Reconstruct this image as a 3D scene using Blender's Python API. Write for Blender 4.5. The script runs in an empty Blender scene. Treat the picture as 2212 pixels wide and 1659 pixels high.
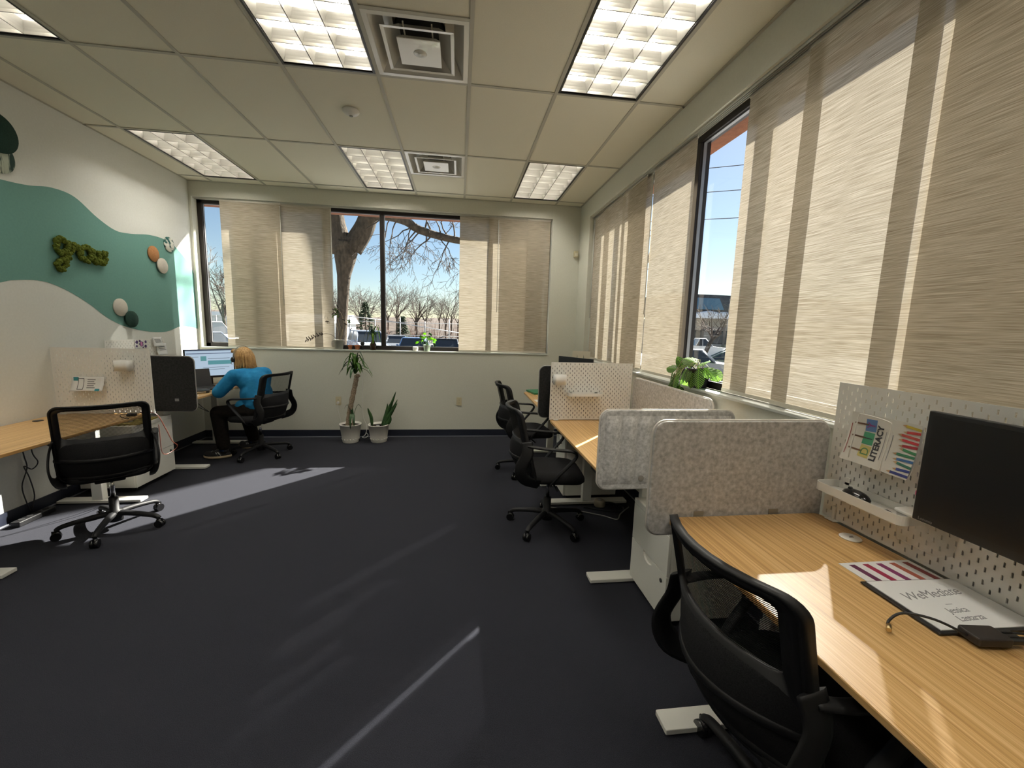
import bpy, bmesh, math, random
from mathutils import Vector, Matrix, noise
random.seed(11)
S = bpy.context.scene
C = S.collection
PI = math.pi
# ------------------------------------------------------------------ camera
XL, XR, YB, YR, H = -3.335, 1.585, 5.735, -3.0, 3.2
def cam_setup():
    yaw, pit, rol, f = 0.130743954, -0.136509337, 0.0293034313, 890.6
    fw = Vector((math.sin(yaw)*math.cos(pit), math.cos(yaw)*math.cos(pit), math.sin(pit)))
    r = Vector((math.cos(yaw), -math.sin(yaw), 0)); u = r.cross(fw)
    r2 = math.cos(rol)*r + math.sin(rol)*u; u2 = -math.sin(rol)*r + math.cos(rol)*u
    cd = bpy.data.cameras.new('camera'); co = bpy.data.objects.new('camera', cd); C.objects.link(co)
    m = Matrix((r2, u2, -fw)).transposed().to_4x4(); m.translation = Vector((-0.0528, 0, 1.55))
    co.matrix_world = m
    cd.sensor_fit = 'HORIZONTAL'; cd.sensor_width = 36; cd.lens = f/2212*36; cd.clip_start = 0.03; cd.clip_end = 600
    S.camera = co
cam_setup()
# ------------------------------------------------------------------ sun, sky, exposure
SUN_EL = math.radians(35.3); SUN_H = (0.673, 0.740)
def light_setup():
    s = Vector((SUN_H[0]*math.cos(SUN_EL), SUN_H[1]*math.cos(SUN_EL), math.sin(SUN_EL)))
    ld = bpy.data.lights.new('sun', 'SUN'); ld.energy = 35; ld.angle = math.radians(0.53); ld.color = (1.0, 0.945, 0.86)
    lo = bpy.data.objects.new('sun', ld); C.objects.link(lo)
    lo.rotation_euler = (-s).to_track_quat('-Z', 'Y').to_euler(); lo.location = s*30
    w = bpy.data.worlds.new('sky'); S.world = w; w.use_nodes = True
    nt = w.node_tree; nt.nodes.clear()
    out = nt.nodes.new('ShaderNodeOutputWorld'); bg = nt.nodes.new('ShaderNodeBackground')
    sky = nt.nodes.new('ShaderNodeTexSky'); sky.sky_type = 'NISHITA'; sky.sun_disc = False
    sky.sun_elevation = SUN_EL; sky.sun_rotation = math.atan2(SUN_H[0], SUN_H[1])
    sky.air_density = 1.0; sky.dust_density = 0.2; sky.ozone_density = 1.6
    bg.inputs['Strength'].default_value = 0.14
    nt.links.new(sky.outputs[0], bg.inputs[0]); nt.links.new(bg.outputs[0], out.inputs[0])
light_setup()
S.view_settings.view_transform = 'Standard'; S.view_settings.look = 'None'
S.view_settings.gamma = 1.0; S.view_settings.use_curve_mapping = False; S.view_settings.exposure = 0.0
S.cycles.use_denoising = True
S.cycles.max_bounces = 8; S.cycles.transparent_max_bounces = 24; S.cycles.diffuse_bounces = 4
S.cycles.caustics_reflective = False; S.cycles.caustics_refractive = False
S.cycles.sample_clamp_indirect = 6.0
# ------------------------------------------------------------------ materials
def lin(h):
    h = h.lstrip('#'); v = [int(h[i:i+2], 16)/255 for i in (0, 2, 4)]
    return tuple(c/12.92 if c <= .04045 else ((c+.055)/1.055)**2.4 for c in v)
MATS = {}
def mat(name, col=(.8, .8, .8), rough=.5, metal=0., spec=.5, emit=None, es=0., trans=0., coat=0., sheen=0.):
    if name in MATS: return MATS[name]
    m = bpy.data.materials.new(name); m.use_nodes = True
    b = m.node_tree.nodes['Principled BSDF']
    if isinstance(col, str): col = lin(col)
    b.inputs['Base Color'].default_value = (*col, 1); b.inputs['Roughness'].default_value = rough
    b.inputs['Metallic'].default_value = metal; b.inputs['Specular IOR Level'].default_value = spec
    b.inputs['Coat Weight'].default_value = coat; b.inputs['Sheen Weight'].default_value = sheen
    if emit:
        b.inputs['Emission Color'].default_value = (*(lin(emit) if isinstance(emit, str) else emit), 1); b.inputs['Emission Strength'].default_value = es
    MATS[name] = m
    return m
def N(m, t, **kw):
    n = m.node_tree.nodes.new(t)
    for k, v in kw.items():
        if k in n.inputs: n.inputs[k].default_value = v
        else: setattr(n, k, v)
    return n
def L(m, a, b): m.node_tree.links.new(a, b)
def ramp(m, src, stops):
    r = N(m, 'ShaderNodeValToRGB'); L(m, src, r.inputs[0]); e = r.color_ramp.elements
    while len(e) < len(stops): e.new(.5)
    for el, (p, c) in zip(e, stops): el.position = p; el.color = (*c, 1) if len(c) == 3 else c
    return r
def coords(m, scale=(1, 1, 1), which='Object'):
    tc = N(m, 'ShaderNodeTexCoord'); mp = N(m, 'ShaderNodeMapping'); mp.inputs['Scale'].default_value = scale
    L(m, tc.outputs[which], mp.inputs[0]); return mp.outputs[0]
def noisy(name, c0, c1, scale=(30, 30, 30), rough=.8, bump=0., detail=4, lo=.35, hi=.65, nscale=1., spec=.3, metal=0., coat=0., sheen=0., bdist=.002):
    m = mat(name, c0, rough, metal, spec, coat=coat, sheen=sheen)
    if isinstance(c0, str): c0 = lin(c0)
    if isinstance(c1, str): c1 = lin(c1)
    b = m.node_tree.nodes['Principled BSDF']
    n = N(m, 'ShaderNodeTexNoise', Scale=nscale, Detail=detail, Roughness=.6); L(m, coords(m, scale), n.inputs['Vector'])
    r = ramp(m, n.outputs[0], [(lo, c0), (hi, c1)]); L(m, r.outputs[0], b.inputs['Base Color'])
    if bump:
        bp = N(m, 'ShaderNodeBump', Strength=bump, Distance=bdist); L(m, n.outputs[0], bp.inputs['Height']); L(m, bp.outputs[0], b.inputs['Normal'])
    return m
# room surfaces
M_wall = noisy('wall_sage', (.66, .655, .56), (.69, .685, .59), (60, 60, 60), .85, .12)
M_wallL = noisy('wall_cream', (.735, .745, .695), (.765, .775, .725), (60, 60, 60), .85, .12)
M_teal = noisy('mural_teal', (.135, .29, .255), (.145, .31, .27), (60, 60, 60), .8, .1)
M_carpet = noisy('carpet', (.0055, .0058, .0085), (.035, .0368, .049), (420, 420, 420), .98, .8, 3, .3, .72, spec=.1, sheen=.03, bdist=.004)
M_tile = noisy('ceiling_tile', (.80, .765, .63), (.83, .795, .66), (160, 160, 160), .95, .35, 5, spec=.1)
M_tbar = mat('t_bar_paint', (.50, .48, .40), .6)
M_base = mat('baseboard_rubber', (.012, .015, .028), .45)
M_sill = mat('sill_paint', (.55, .57, .52), .45)
M_bronze = mat('bronze_frame', (.018, .013, .012), .45, .3)
M_brown = noisy('brown_soffit', (.20, .07, .035), (.26, .10, .05), (20, 20, 20), .8)
M_white = mat('white_paint', (.80, .785, .73), .4)
M_wmetal = mat('white_metal', (.80, .79, .72), .38)
M_black = mat('black_plastic', (.010, .010, .011), .42)
M_cblack = mat('chair_black', (.0055, .0055, .006), .55, spec=.28)
M_blackg = mat('black_gloss', (.008, .008, .009), .15)
M_chrome = mat('chrome', (.75, .75, .74), .18, 1.)
M_alu = mat('aluminium', (.82, .80, .74), .22, 1.)
M_dark = mat('dark_void', (.004, .004, .004), .9)
M_ivory = mat('ivory_plastic', (.62, .55, .36), .4)
M_paper = mat('paper_white', (.80, .80, .78), .7)
M_ink = mat('ink_black', (.03, .03, .035), .7)
M_pot = mat('pot_white', (.84, .81, .73), .45)
M_soil = noisy('soil', (.012, .008, .005), (.04, .026, .016), (80, 80, 80), .95, .8)
def glass_mat():
    m = bpy.data.materials.new('window_glass'); m.use_nodes = True; nt = m.node_tree; nt.nodes.clear()
    o = N(m, 'ShaderNodeOutputMaterial'); mx = N(m, 'ShaderNodeMixShader'); t = N(m, 'ShaderNodeBsdfTransparent'); g = N(m, 'ShaderNodeBsdfGlossy', Roughness=.0)
    t.inputs[0].default_value = (.95, .965, .95, 1)
    mx.inputs[0].default_value = .05
    L(m, t.outputs[0], mx.inputs[1]); L(m, g.outputs[0], mx.inputs[2]); L(m, mx.outputs[0], o.inputs[0]); return m
M_glass = glass_mat()
def clear_mat(name, col, fac, rough=.1):
    m = bpy.data.materials.new(name); m.use_nodes = True; nt = m.node_tree
    b = nt.nodes['Principled BSDF']; b.inputs['Base Color'].default_value = (*col, 1); b.inputs['Roughness'].default_value = rough
    o = nt.nodes['Material Output']; mx = N(m, 'ShaderNodeMixShader'); t = N(m, 'ShaderNodeBsdfTransparent')
    mx.inputs[0].default_value = fac; L(m, t.outputs[0], mx.inputs[1]); L(m, b.outputs[0], mx.inputs[2]); L(m, mx.outputs[0], o.inputs[0]); return m
M_clear = clear_mat('clear_plastic', (.85, .84, .78), .14)
def blind_mat():
    m = bpy.data.materials.new('blind_fabric'); m.use_nodes = True; nt = m.node_tree; nt.nodes.clear()
    o = N(m, 'ShaderNodeOutputMaterial')
    v = coords(m, (3.5, 3.5, 230)); n = N(m, 'ShaderNodeTexNoise', Scale=1., Detail=5., Roughness=.65); L(m, v, n.inputs['Vector'])
    v2 = coords(m, (9, 9, 620)); n2 = N(m, 'ShaderNodeTexNoise', Scale=1., Detail=3.); L(m, v2, n2.inputs['Vector'])
    mxv = N(m, 'ShaderNodeMath', operation='ADD'); L(m, n.outputs[0], mxv.inputs[0]); L(m, n2.outputs[0], mxv.inputs[1])
    half = N(m, 'ShaderNodeMath', operation='MULTIPLY'); half.inputs[1].default_value = .5; L(m, mxv.outputs[0], half.inputs[0])
    r = ramp(m, half.outputs[0], [(.36, (.29, .235, .16)), (.5, (.49, .43, .33)), (.64, (.72, .66, .55))])
    d = N(m, 'ShaderNodeBsdfDiffuse'); t = N(m, 'ShaderNodeBsdfTranslucent'); tr = N(m, 'ShaderNodeBsdfTransparent')
    L(m, r.outputs[0], d.inputs[0]); L(m, r.outputs[0], t.inputs[0])
    m1 = N(m, 'ShaderNodeMixShader'); m1.inputs[0].default_value = .158; L(m, d.outputs[0], m1.inputs[1]); L(m, t.outputs[0], m1.inputs[2])
    m2 = N(m, 'ShaderNodeMixShader'); m2.inputs[0].default_value = .036; L(m, m1.outputs[0], m2.inputs[1]); L(m, tr.outputs[0], m2.inputs[2])
    L(m, m2.outputs[0], o.inputs[0]); return m
M_blind = blind_mat()
def bamboo(name, axis):
    m = mat(name, (.5, .3, .12), .34, spec=.5, coat=.25)
    m.node_tree.nodes['Principled BSDF'].inputs['Coat Roughness'].default_value = .16
    sc = (330, 1.6, 20) if axis == 'Y' else (1.6, 330, 20)
    n = N(m, 'ShaderNodeTexNoise', Scale=1., Detail=3.); L(m, coords(m, sc), n.inputs['Vector'])
    sc2 = (105, .9, 20) if axis == 'Y' else (.9, 105, 20)
    n2 = N(m, 'ShaderNodeTexNoise', Scale=1., Detail=2.); L(m, coords(m, sc2), n2.inputs['Vector'])
    a = N(m, 'ShaderNodeMath', operation='ADD'); L(m, n.outputs[0], a.inputs[0]); L(m, n2.outputs[0], a.inputs[1])
    h = N(m, 'ShaderNodeMath', operation='MULTIPLY'); h.inputs[1].default_value = .5; L(m, a.outputs[0], h.inputs[0])
    r = ramp(m, h.outputs[0], [(.36, (.44, .235, .075)), (.5, (.64, .385, .145)), (.64, (.78, .53, .25))])
    L(m, r.outputs[0], m.node_tree.nodes['Principled BSDF'].inputs['Base Color']); return m
M_bam = bamboo('bamboo_top', 'Y')
M_felt = noisy('grey_felt', (.33, .318, .298), (.66, .645, .62), (55, 55, 55), .95, .5, 8, .3, .7, spec=.1, sheen=.2)
M_feltd = noisy('charcoal_felt', (.016, .016, .016), (.03, .029, .028), (60, 60, 60), .95, .5, 6, spec=.1, sheen=.05)
M_feltedge = mat('felt_edge_piping', (.62, .58, .52), .7)
def mesh_fabric(name, openness, pitch=1250.):
    m = bpy.data.materials.new(name); m.use_nodes = True
    b = m.node_tree.nodes['Principled BSDF']; b.inputs['Base Color'].default_value = (.006, .006, .006, 1); b.inputs['Roughness'].default_value = .9; b.inputs['Specular IOR Level'].default_value = .1
    o = m.node_tree.nodes['Material Output']; mx = N(m, 'ShaderNodeMixShader'); t = N(m, 'ShaderNodeBsdfTransparent')
    w = N(m, 'ShaderNodeTexWave', wave_type='BANDS', bands_direction='Z'); w.inputs['Scale'].default_value = pitch/20.; L(m, coords(m), w.inputs['Vector'])
    r = ramp(m, w.outputs[1], [(openness-.08, (0, 0, 0)), (openness+.08, (1, 1, 1))])
    L(m, r.outputs[0], mx.inputs[0]); L(m, t.outputs[0], mx.inputs[1]); L(m, b.outputs[0], mx.inputs[2]); L(m, mx.outputs[0], o.inputs[0]); return m
M_mesh = mesh_fabric('chair_mesh', .41)
M_seatf = noisy('seat_fabric', (.008, .008, .009), (.02, .02, .021), (300, 300, 300), .9, .3, spec=.15)
def leaf_mat(name, c0, c1, scale=(25, 25, 25), tl=.35):
    m = bpy.data.materials.new(name); m.use_nodes = True
    b = m.node_tree.nodes['Principled BSDF']; b.inputs['Roughness'].default_value = .42
    n = N(m, 'ShaderNodeTexNoise', Scale=1., Detail=3.); L(m, coords(m, scale), n.inputs['Vector'])
    r = ramp(m, n.outputs[0], [(.35, c0), (.65, c1)]); L(m, r.outputs[0], b.inputs['Base Color'])
    t = N(m, 'ShaderNodeBsdfTranslucent'); hs = N(m, 'ShaderNodeHueSaturation'); hs.inputs['Value'].default_value = 2.4; L(m, r.outputs[0], hs.inputs['Color']); L(m, hs.outputs[0], t.inputs[0])
    o = m.node_tree.nodes['Material Output']; mx = N(m, 'ShaderNodeMixShader'); mx.inputs[0].default_value = tl
    L(m, b.outputs[0], mx.inputs[1]); L(m, t.outputs[0], mx.inputs[2]); L(m, mx.outputs[0], o.inputs[0]); MATS[name] = m; return m
M_leaf = leaf_mat('leaf_green', (.035, .10, .012), (.09, .20, .02))
M_leafd = leaf_mat('leaf_dark', (.012, .045, .012), (.035, .09, .02), tl=.15)
M_leafl = leaf_mat('leaf_lime', (.10, .22, .01), (.20, .36, .03), tl=.45)
# ------------------------------------------------------------------ mesh builder
class MB:
    def __init__(s): s.v = []; s.f = []; s.mi = []; s.sm = []
    def add(s, vs, fs, smooth=False, mi=0):
        o = len(s.v); s.v += [Vector(v) for v in vs]
        for f in fs: s.f.append([i+o for i in f]); s.mi.append(mi); s.sm.append(smooth)
        return s
    def box(s, x0, x1, y0, y1, z0, z1, M=None, mi=0):
        vs = [Vector((x, y, z)) for x in (x0, x1) for y in (y0, y1) for z in (z0, z1)]
        if M is not None: vs = [M @ v for v in vs]
        return s.add(vs, [(0, 1, 3, 2), (4, 6, 7, 5), (0, 4, 5, 1), (2, 3, 7, 6), (0, 2, 6, 4), (1, 5, 7, 3)], mi=mi)
    def prism(s, poly, d0, d1, axis='Z', mi=0, smooth=False, M=None):
        n = len(poly); P = []
        for d in (d0, d1):
            for a, b in poly:
                v = {'Z': (a, b, d), 'Y': (a, d, b), 'X': (d, a, b)}[axis]
                v = Vector(v); P.append(M @ v if M is not None else v)
        fs = [list(range(n))[::-1], list(range(n, 2*n))]
        s.add(P, fs, mi=mi)
        o = len(s.v)-2*n
        for i in range(n):
            j = (i+1) % n; s.f.append([o+i, o+j, o+n+j, o+n+i]); s.mi.append(mi); s.sm.append(smooth)
        return s
    def tube(s, pts, rad, n=8, cap=True, smooth=True, mi=0, closed=False, flat=None):
        pts = [Vector(p) for p in pts]; k = len(pts)
        if not hasattr(rad, '__len__'): rad = [rad]*k
        T = []
        for i in range(k):
            a = pts[(i-1) % k] if (closed or i > 0) else pts[i]; b = pts[(i+1) % k] if (closed or i < k-1) else pts[i]
            d = b-a; T.append(d.normalized() if d.length > 1e-9 else Vector((0, 0, 1)))
        up = Vector((0, 0, 1)) if abs(T[0].z) < .9 else Vector((1, 0, 0))
        nrm = (up - T[0]*up.dot(T[0])).normalized(); R = []
        for i in range(k):
            nrm = nrm - T[i]*nrm.dot(T[i])
            nrm = nrm.normalized() if nrm.length > 1e-6 else T[i].orthogonal().normalized()
            bi = T[i].cross(nrm)
            fa, fb = flat if flat else (1, 1)
            R.append([pts[i] + rad[i]*(fa*math.cos(2*PI*j/n)*nrm + fb*math.sin(2*PI*j/n)*bi) for j in range(n)])
        vs = [v for r in R for v in r]; fs = []
        for i in range(k if closed else k-1):
            i2 = (i+1) % k
            for j in range(n): fs.append((i*n+j, i*n+(j+1) % n, i2*n+(j+1) % n, i2*n+j))
        s.add(vs, fs, smooth, mi)
        if cap and not closed:
            o = len(s.v)-len(vs)
            s.f.append([o+j for j in range(n)][::-1]); s.mi.append(mi); s.sm.append(False)
            s.f.append([o+(k-1)*n+j for j in range(n)]); s.mi.append(mi); s.sm.append(False)
        return s
    def cyl(s, p0, p1, r0, r1=None, n=16, mi=0): return s.tube([p0, p1], [r0, r0 if r1 is None else r1], n, mi=mi)
    def lathe(s, prof, n=24, c=(0, 0, 0), smooth=True, mi=0, rib=0., ribn=0):
        vs = []; fs = []
        for r, z in prof:
            for j in range(n):
                a = 2*PI*j/n; rr = r*(1+(rib*math.cos(ribn*a) if r > .01 else 0)); vs.append((c[0]+rr*math.cos(a), c[1]+rr*math.sin(a), c[2]+z))
        for i in range(len(prof)-1):
            for j in range(n): fs.append((i*n+j, i*n+(j+1) % n, (i+1)*n+(j+1) % n, (i+1)*n+j))
        return s.add(vs, fs, smooth, mi)
    def ell(s, c, r, n=14, m=9, M=None, mi=0):
        vs = []; fs = []
        for i in range(m+1):
            t = PI*i/m
            for j in range(n):
                a = 2*PI*j/n; v = Vector((r[0]*math.sin(t)*math.cos(a), r[1]*math.sin(t)*math.sin(a), r[2]*math.cos(t)))
                if M is not None: v = M @ v
                vs.append(v+Vector(c))
        for i in range(m):
            for j in range(n): fs.append((i*n+j, (i+1)*n+j, (i+1)*n+(j+1) % n, i*n+(j+1) % n))
        return s.add(vs, fs, True, mi)
    def grid(s, fn, nu, nv, smooth=True, mi=0):
        vs = [fn(i/nu, j/nv) for j in range(nv+1) for i in range(nu+1)]
        fs = [(j*(nu+1)+i, j*(nu+1)+i+1, (j+1)*(nu+1)+i+1, (j+1)*(nu+1)+i) for j in range(nv) for i in range(nu)]
        return s.add(vs, fs, smooth, mi)
    def build(s, name, m, parent=None, world=False, bevel=0., seg=2, kind=None, solid=0.):
        off = Vector(parent.location) if (world and parent is not None) else Vector((0, 0, 0))
        me = bpy.data.meshes.new(name); me.from_pydata([v-off for v in s.v], [], s.f)
        for mm in (m if isinstance(m, (list, tuple)) else [m]): me.materials.append(mm)
        me.polygons.foreach_set('material_index', s.mi); me.polygons.foreach_set('use_smooth', s.sm)
        bm = bmesh.new(); bm.from_mesh(me); bmesh.ops.remove_doubles(bm, verts=bm.verts, dist=1e-6); bmesh.ops.recalc_face_normals(bm, faces=bm.faces); bm.to_mesh(me); bm.free()
        me.update()
        o = bpy.data.objects.new(name, me); C.objects.link(o)
        if parent is not None: o.parent = parent
        if bevel:
            b = o.modifiers.new('bevel', 'BEVEL'); b.width = bevel; b.segments = seg; b.limit_method = 'ANGLE'; b.angle_limit = math.radians(40)
        if solid:
            q = o.modifiers.new('solid', 'SOLIDIFY'); q.thickness = solid; q.offset = 0
        if kind: o['kind'] = kind
        return o
def tag(o, label, cat, group=None):
    o['label'] = label; o['category'] = cat
    if group: o['group'] = group
    return o
def thing(name, label, cat, loc=(0, 0, 0), rz=0., group=None, rot=None):
    o = bpy.data.objects.new(name, None); C.objects.link(o); o.location = loc; o.rotation_euler = rot if rot else (0, 0, rz)
    o.empty_display_size = .05
    return tag(o, label, cat, group)
def struct(o): o['kind'] = 'structure'; return o
def group_root(name, loc=(0, 0, 0)):
    o = bpy.data.objects.new(name, None); C.objects.link(o); o.location = loc; return struct(o)
def copy_obj(o, parent):
    c = o.copy(); C.objects.link(c); c.parent = parent; return c
def dup(root, loc, rz=None, label=None, group=None):
    r = root.copy(); C.objects.link(r); r.location = loc
    if rz is not None: r.rotation_euler = (0, 0, rz)
    if label: r['label'] = label
    if group: r['group'] = group
    for ch in list(root.children):
        c = copy_obj(ch, r)
        for g in list(ch.children): copy_obj(g, c)
    return r
def share(name, o, parent, loc=(0, 0, 0), rz=0., mat_=None):
    c = bpy.data.objects.new(name, o.data); C.objects.link(c); c.parent = parent; c.location = loc; c.rotation_euler = (0, 0, rz)
    for md in o.modifiers:
        if md.type == 'BEVEL':
            b = c.modifiers.new('bevel', 'BEVEL'); b.width = md.width; b.segments = md.segments; b.limit_method = 'ANGLE'; b.angle_limit = md.angle_limit
    return c
def rrect(x0, x1, y0, y1, r, n=5):
    P = []
    for cx, cy, a0 in ((x1-r, y1-r, 0), (x0+r, y1-r, 90), (x0+r, y0+r, 180), (x1-r, y0+r, 270)):
        for i in range(n+1):
            a = math.radians(a0+90*i/n); P.append((cx+r*math.cos(a), cy+r*math.sin(a)))
    return P
def spline(P, k=6):
    P = [Vector(p) for p in P]; out = []
    for i in range(len(P)-1):
        p0 = P[max(i-1, 0)]; p1 = P[i]; p2 = P[i+1]; p3 = P[min(i+2, len(P)-1)]
        for j in range(k):
            t = j/k
            out.append(.5*((2*p1)+(-p0+p2)*t+(2*p0-5*p1+4*p2-p3)*t*t+(-p0+3*p1-3*p2+p3)*t**3))
    out.append(P[-1]); return out
def text_mesh(txt, size, m, parent, loc, rot, name='printed_text', shear=0., ext=.0002, spacing=1., align='LEFT', bold=0.):
    cu = bpy.data.curves.new(name, 'FONT'); cu.body = txt; cu.size = size; cu.shear = shear; cu.extrude = ext; cu.space_character = spacing; cu.align_x = align; cu.resolution_u = 3; cu.offset = bold
    tmp = bpy.data.objects.new('tmp', cu); C.objects.link(tmp)
    dg = bpy.context.evaluated_depsgraph_get(); me = bpy.data.meshes.new_from_object(tmp.evaluated_get(dg)); me.name = name
    bpy.data.objects.remove(tmp); bpy.data.curves.remove(cu)
    me.materials.clear(); me.materials.append(m)
    o = bpy.data.objects.new(name, me); C.objects.link(o); o.parent = parent; o.location = loc; o.rotation_euler = rot
    return o
def fuse(mb, name, m, parent, voxel=.012, smooth=4, world=False):
    o = mb.build('tmp_fuse', m, None)
    r = o.modifiers.new('r', 'REMESH'); r.mode = 'VOXEL'; r.voxel_size = voxel; r.use_smooth_shade = True
    if smooth:
        q = o.modifiers.new('s', 'SMOOTH'); q.iterations = smooth; q.factor = .5
    dg = bpy.context.evaluated_depsgraph_get(); me = bpy.data.meshes.new_from_object(o.evaluated_get(dg)); me.name = name
    bpy.data.objects.remove(o)
    if world and parent is not None: me.transform(Matrix.Translation(-Vector(parent.location)))
    me.materials.clear()
    for mm in (m if isinstance(m, (list, tuple)) else [m]): me.materials.append(mm)
    for p in me.polygons: p.use_smooth = True
    p = bpy.data.objects.new(name, me); C.objects.link(p); p.parent = parent
    return p
# ================================================================== ROOM SHELL
G = 0.6096
def room():
    # floor
    struct(MB().box(XL-.3, XR+.3, YR, YB+.3, -.2, 0).build('floor', M_carpet))
    # left wall and mural
    wl = struct(MB().box(XL-.25, XL, YR, YB+.165, -.2, H+.25).build('wall_left', M_wallL))
    top = [(2.3, 2.30), (2.9, 2.42), (3.3, 2.48), (3.579, 2.497), (3.776, 2.519), (3.963, 2.561), (4.166, 2.549), (4.381, 2.431), (4.579, 2.361), (4.78, 2.373), (5.006, 2.411), (5.215, 2.415), (5.399, 2.375), (5.629, 2.227), (5.735, 2.10)]
    bot = [(2.3, 1.45), (2.9, 1.58), (3.3, 1.71), (3.485, 1.763), (3.583, 1.79), (3.792, 1.805), (3.981, 1.756), (4.188, 1.653), (4.37, 1.534), (4.578, 1.448), (4.881, 1.394), (5.163, 1.39), (5.407, 1.447), (5.6, 1.44), (5.735, 1.417)]
    tp = [(v.x, v.y) for v in spline([(a, b, 0) for a, b in top], 6)]; bt = [(v.x, v.y) for v in spline([(a, b, 0) for a, b in bot], 6)]
    mb = MB(); n = len(tp)
    mb.add([(XL+.0012, a, b) for a, b in tp]+[(XL+.0012, a, b) for a, b in bt], [(i, i+1, n+i+1, n+i) for i in range(n-1)])
    mu = mb.build('painted_mural', M_teal, wl); mu['label'] = 'teal painted wave across the cream wall'
    # back wall with window opening  X -3.30..1.195, z 1.175..3.02
    b0, b1, z0, z1 = -3.305, 1.195, 1.172, 3.02
    mb = MB().box(XL, XR+.3, YB, YB+.37, -.2, z0).box(XL, XR+.3, YB, YB+.165, z1, H+.25).box(XL, b0, YB, YB+.165, z0, z1).box(b1, XR+.3, YB, YB+.37, z0, z1)
    struct(mb.build('wall_back', M_wall))
    # right wall with window opening Y -1.6..5.31, z 1.15..2.97
    c0, c1, s0, s1 = -1.6, 5.31, 1.15, 2.97
    mb = MB().box(XR, XR+.32, YR, YB, -.2, s0).box(XR, XR+.17, YR, YB, s1, H+.25).box(XR, XR+.32, YR, c0, s0, s1).box(XR, XR+.32, c1, YB, s0, s1)
    struct(mb.build('wall_right', M_wall))
    struct(MB().box(XL-.25, XR+.3, YR-.2, YR, -.2, H+.25).build('wall_rear', M_wallL))
    # lintels of the brown exterior
    struct(MB().box(XL-.3, XR+.5, YB+.167, YB+.385, 2.995, 3.6).build('trim_1', M_brown))
    struct(MB().box(XR+.172, XR+.335, YR, YB+.2, 2.955, 3.6).build('trim_2', M_brown))
    # sills
    struct(MB().box(b0, b1, YB-.012, YB+.11, z0+.001, z0+.02).build('trim_3', M_sill, bevel=.004))
    struct(MB().box(XR-.012, XR+.10, c0, c1, s0+.001, s0+.02).build('trim_4', M_sill, bevel=.004))
    # baseboards
    for nm, bx, tx in (('baseboard_back', (XL, XR, YB-.010, YB, .008, .10), (XL, XR, YB-.016, YB-.0105, .0, .010)),
                   ('baseboard_left', (XL, XL+.010, YR, YB-.017, .008, .10), (XL+.0105, XL+.016, YR, YB-.017, .0, .010)),
                   ('baseboard_right', (XR-.010, XR, YR, YB-.017, .008, .10), (XR-.016, XR-.0105, YR, YB-.017, .0, .010))):
        o = struct(MB().box(*bx).build(nm, M_base)); MB().box(*tx).build('toe_highlight', mat('toe_highlight_tone', (.22, .23, .26), .35), o)  # pale strip colour stands in for the highlight along the cove toe
    # windows
    fr = MB()
    f0, f1 = YB+.105, YB+.165
    fr.box(b0, b0+.055, f0, f1, z0+.02, z1).box(b1-.05, b1, f0, f1, z0+.02, z1).box(b0, b1, f0, f1, z0+.02, z0+.07).box(b0, b1, f0, f1, z1-.05, z1)
    w = struct(fr.build('window_1', M_bronze, bevel=.003))
    ms = [-2.55, -1.80, -1.075, .43]
    ed = [b0+.055]+ms+[b1-.05]
    for x in ms: MB().box(x-.025, x+.025, f0, f1, z0+.07, z1-.05).build('mullion', M_bronze, w, bevel=.003)
    for i in range(len(ed)-1):
        a = ed[i]+(.025 if i else 0); b = ed[i+1]-(.025 if i < len(ed)-2 else 0)
        MB().add([(a, f0+.035, z0+.07), (b, f0+.035, z0+.07), (b, f0+.035, z1-.05), (a, f0+.035, z1-.05)], [(0, 1, 2, 3)]).build('pane', M_glass, w)
        g = MB().box(a, a+.008, f0+.02, f0+.034, z0+.07, z1-.05).box(b-.008, b, f0+.02, f0+.034, z0+.07, z1-.05).box(a, b, f0+.02, f0+.034, z0+.07, z0+.078).box(a, b, f0+.02, f0+.034, z1-.058, z1-.05)
        g.build('gasket', mat('gasket_grey', (.30, .30, .31), .4, .6), w)
    fr = MB(); f0, f1 = XR+.095, XR+.175
    fr.box(f0, f1, c0, c0+.05, s0+.02, s1).box(f0, f1, c1-.05, c1, s0+.02, s1).box(f0, f1, c0, c1, s0+.02, s0+.07).box(f0, f1, c0, c1, s1-.045, s1)
    w = struct(fr.build('window_2', M_bronze, bevel=.003))
    ms = [4.58, 3.045, 2.39, .84, .18]
    ed = [c1-.05]+ms+[c0+.05]
    for y in ms: MB().box(f0, f1, y-.03, y+.03, s0+.07, s1-.045).build('mullion', M_bronze, w, bevel=.003)
    for i in range(len(ed)-1):
        a = ed[i]-(.03 if i else 0); b = ed[i+1]+(.03 if i < len(ed)-2 else 0)
        X = f0+.045
        MB().add([(X, a, s0+.07), (X, b, s0+.07), (X, b, s1-.045), (X, a, s1-.045)], [(0, 1, 2, 3)]).build('pane', M_glass, w)
        g = MB().box(f0+.02, X-.001, a-.008, a, s0+.07, s1-.045).box(f0+.02, X-.001, b, b+.008, s0+.07, s1-.045).box(f0+.02, X-.001, b, a, s0+.07, s0+.078).box(f0+.02, X-.001, b, a, s1-.053, s1-.045)
        g.build('gasket', MATS['gasket_grey'], w)
room()
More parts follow.
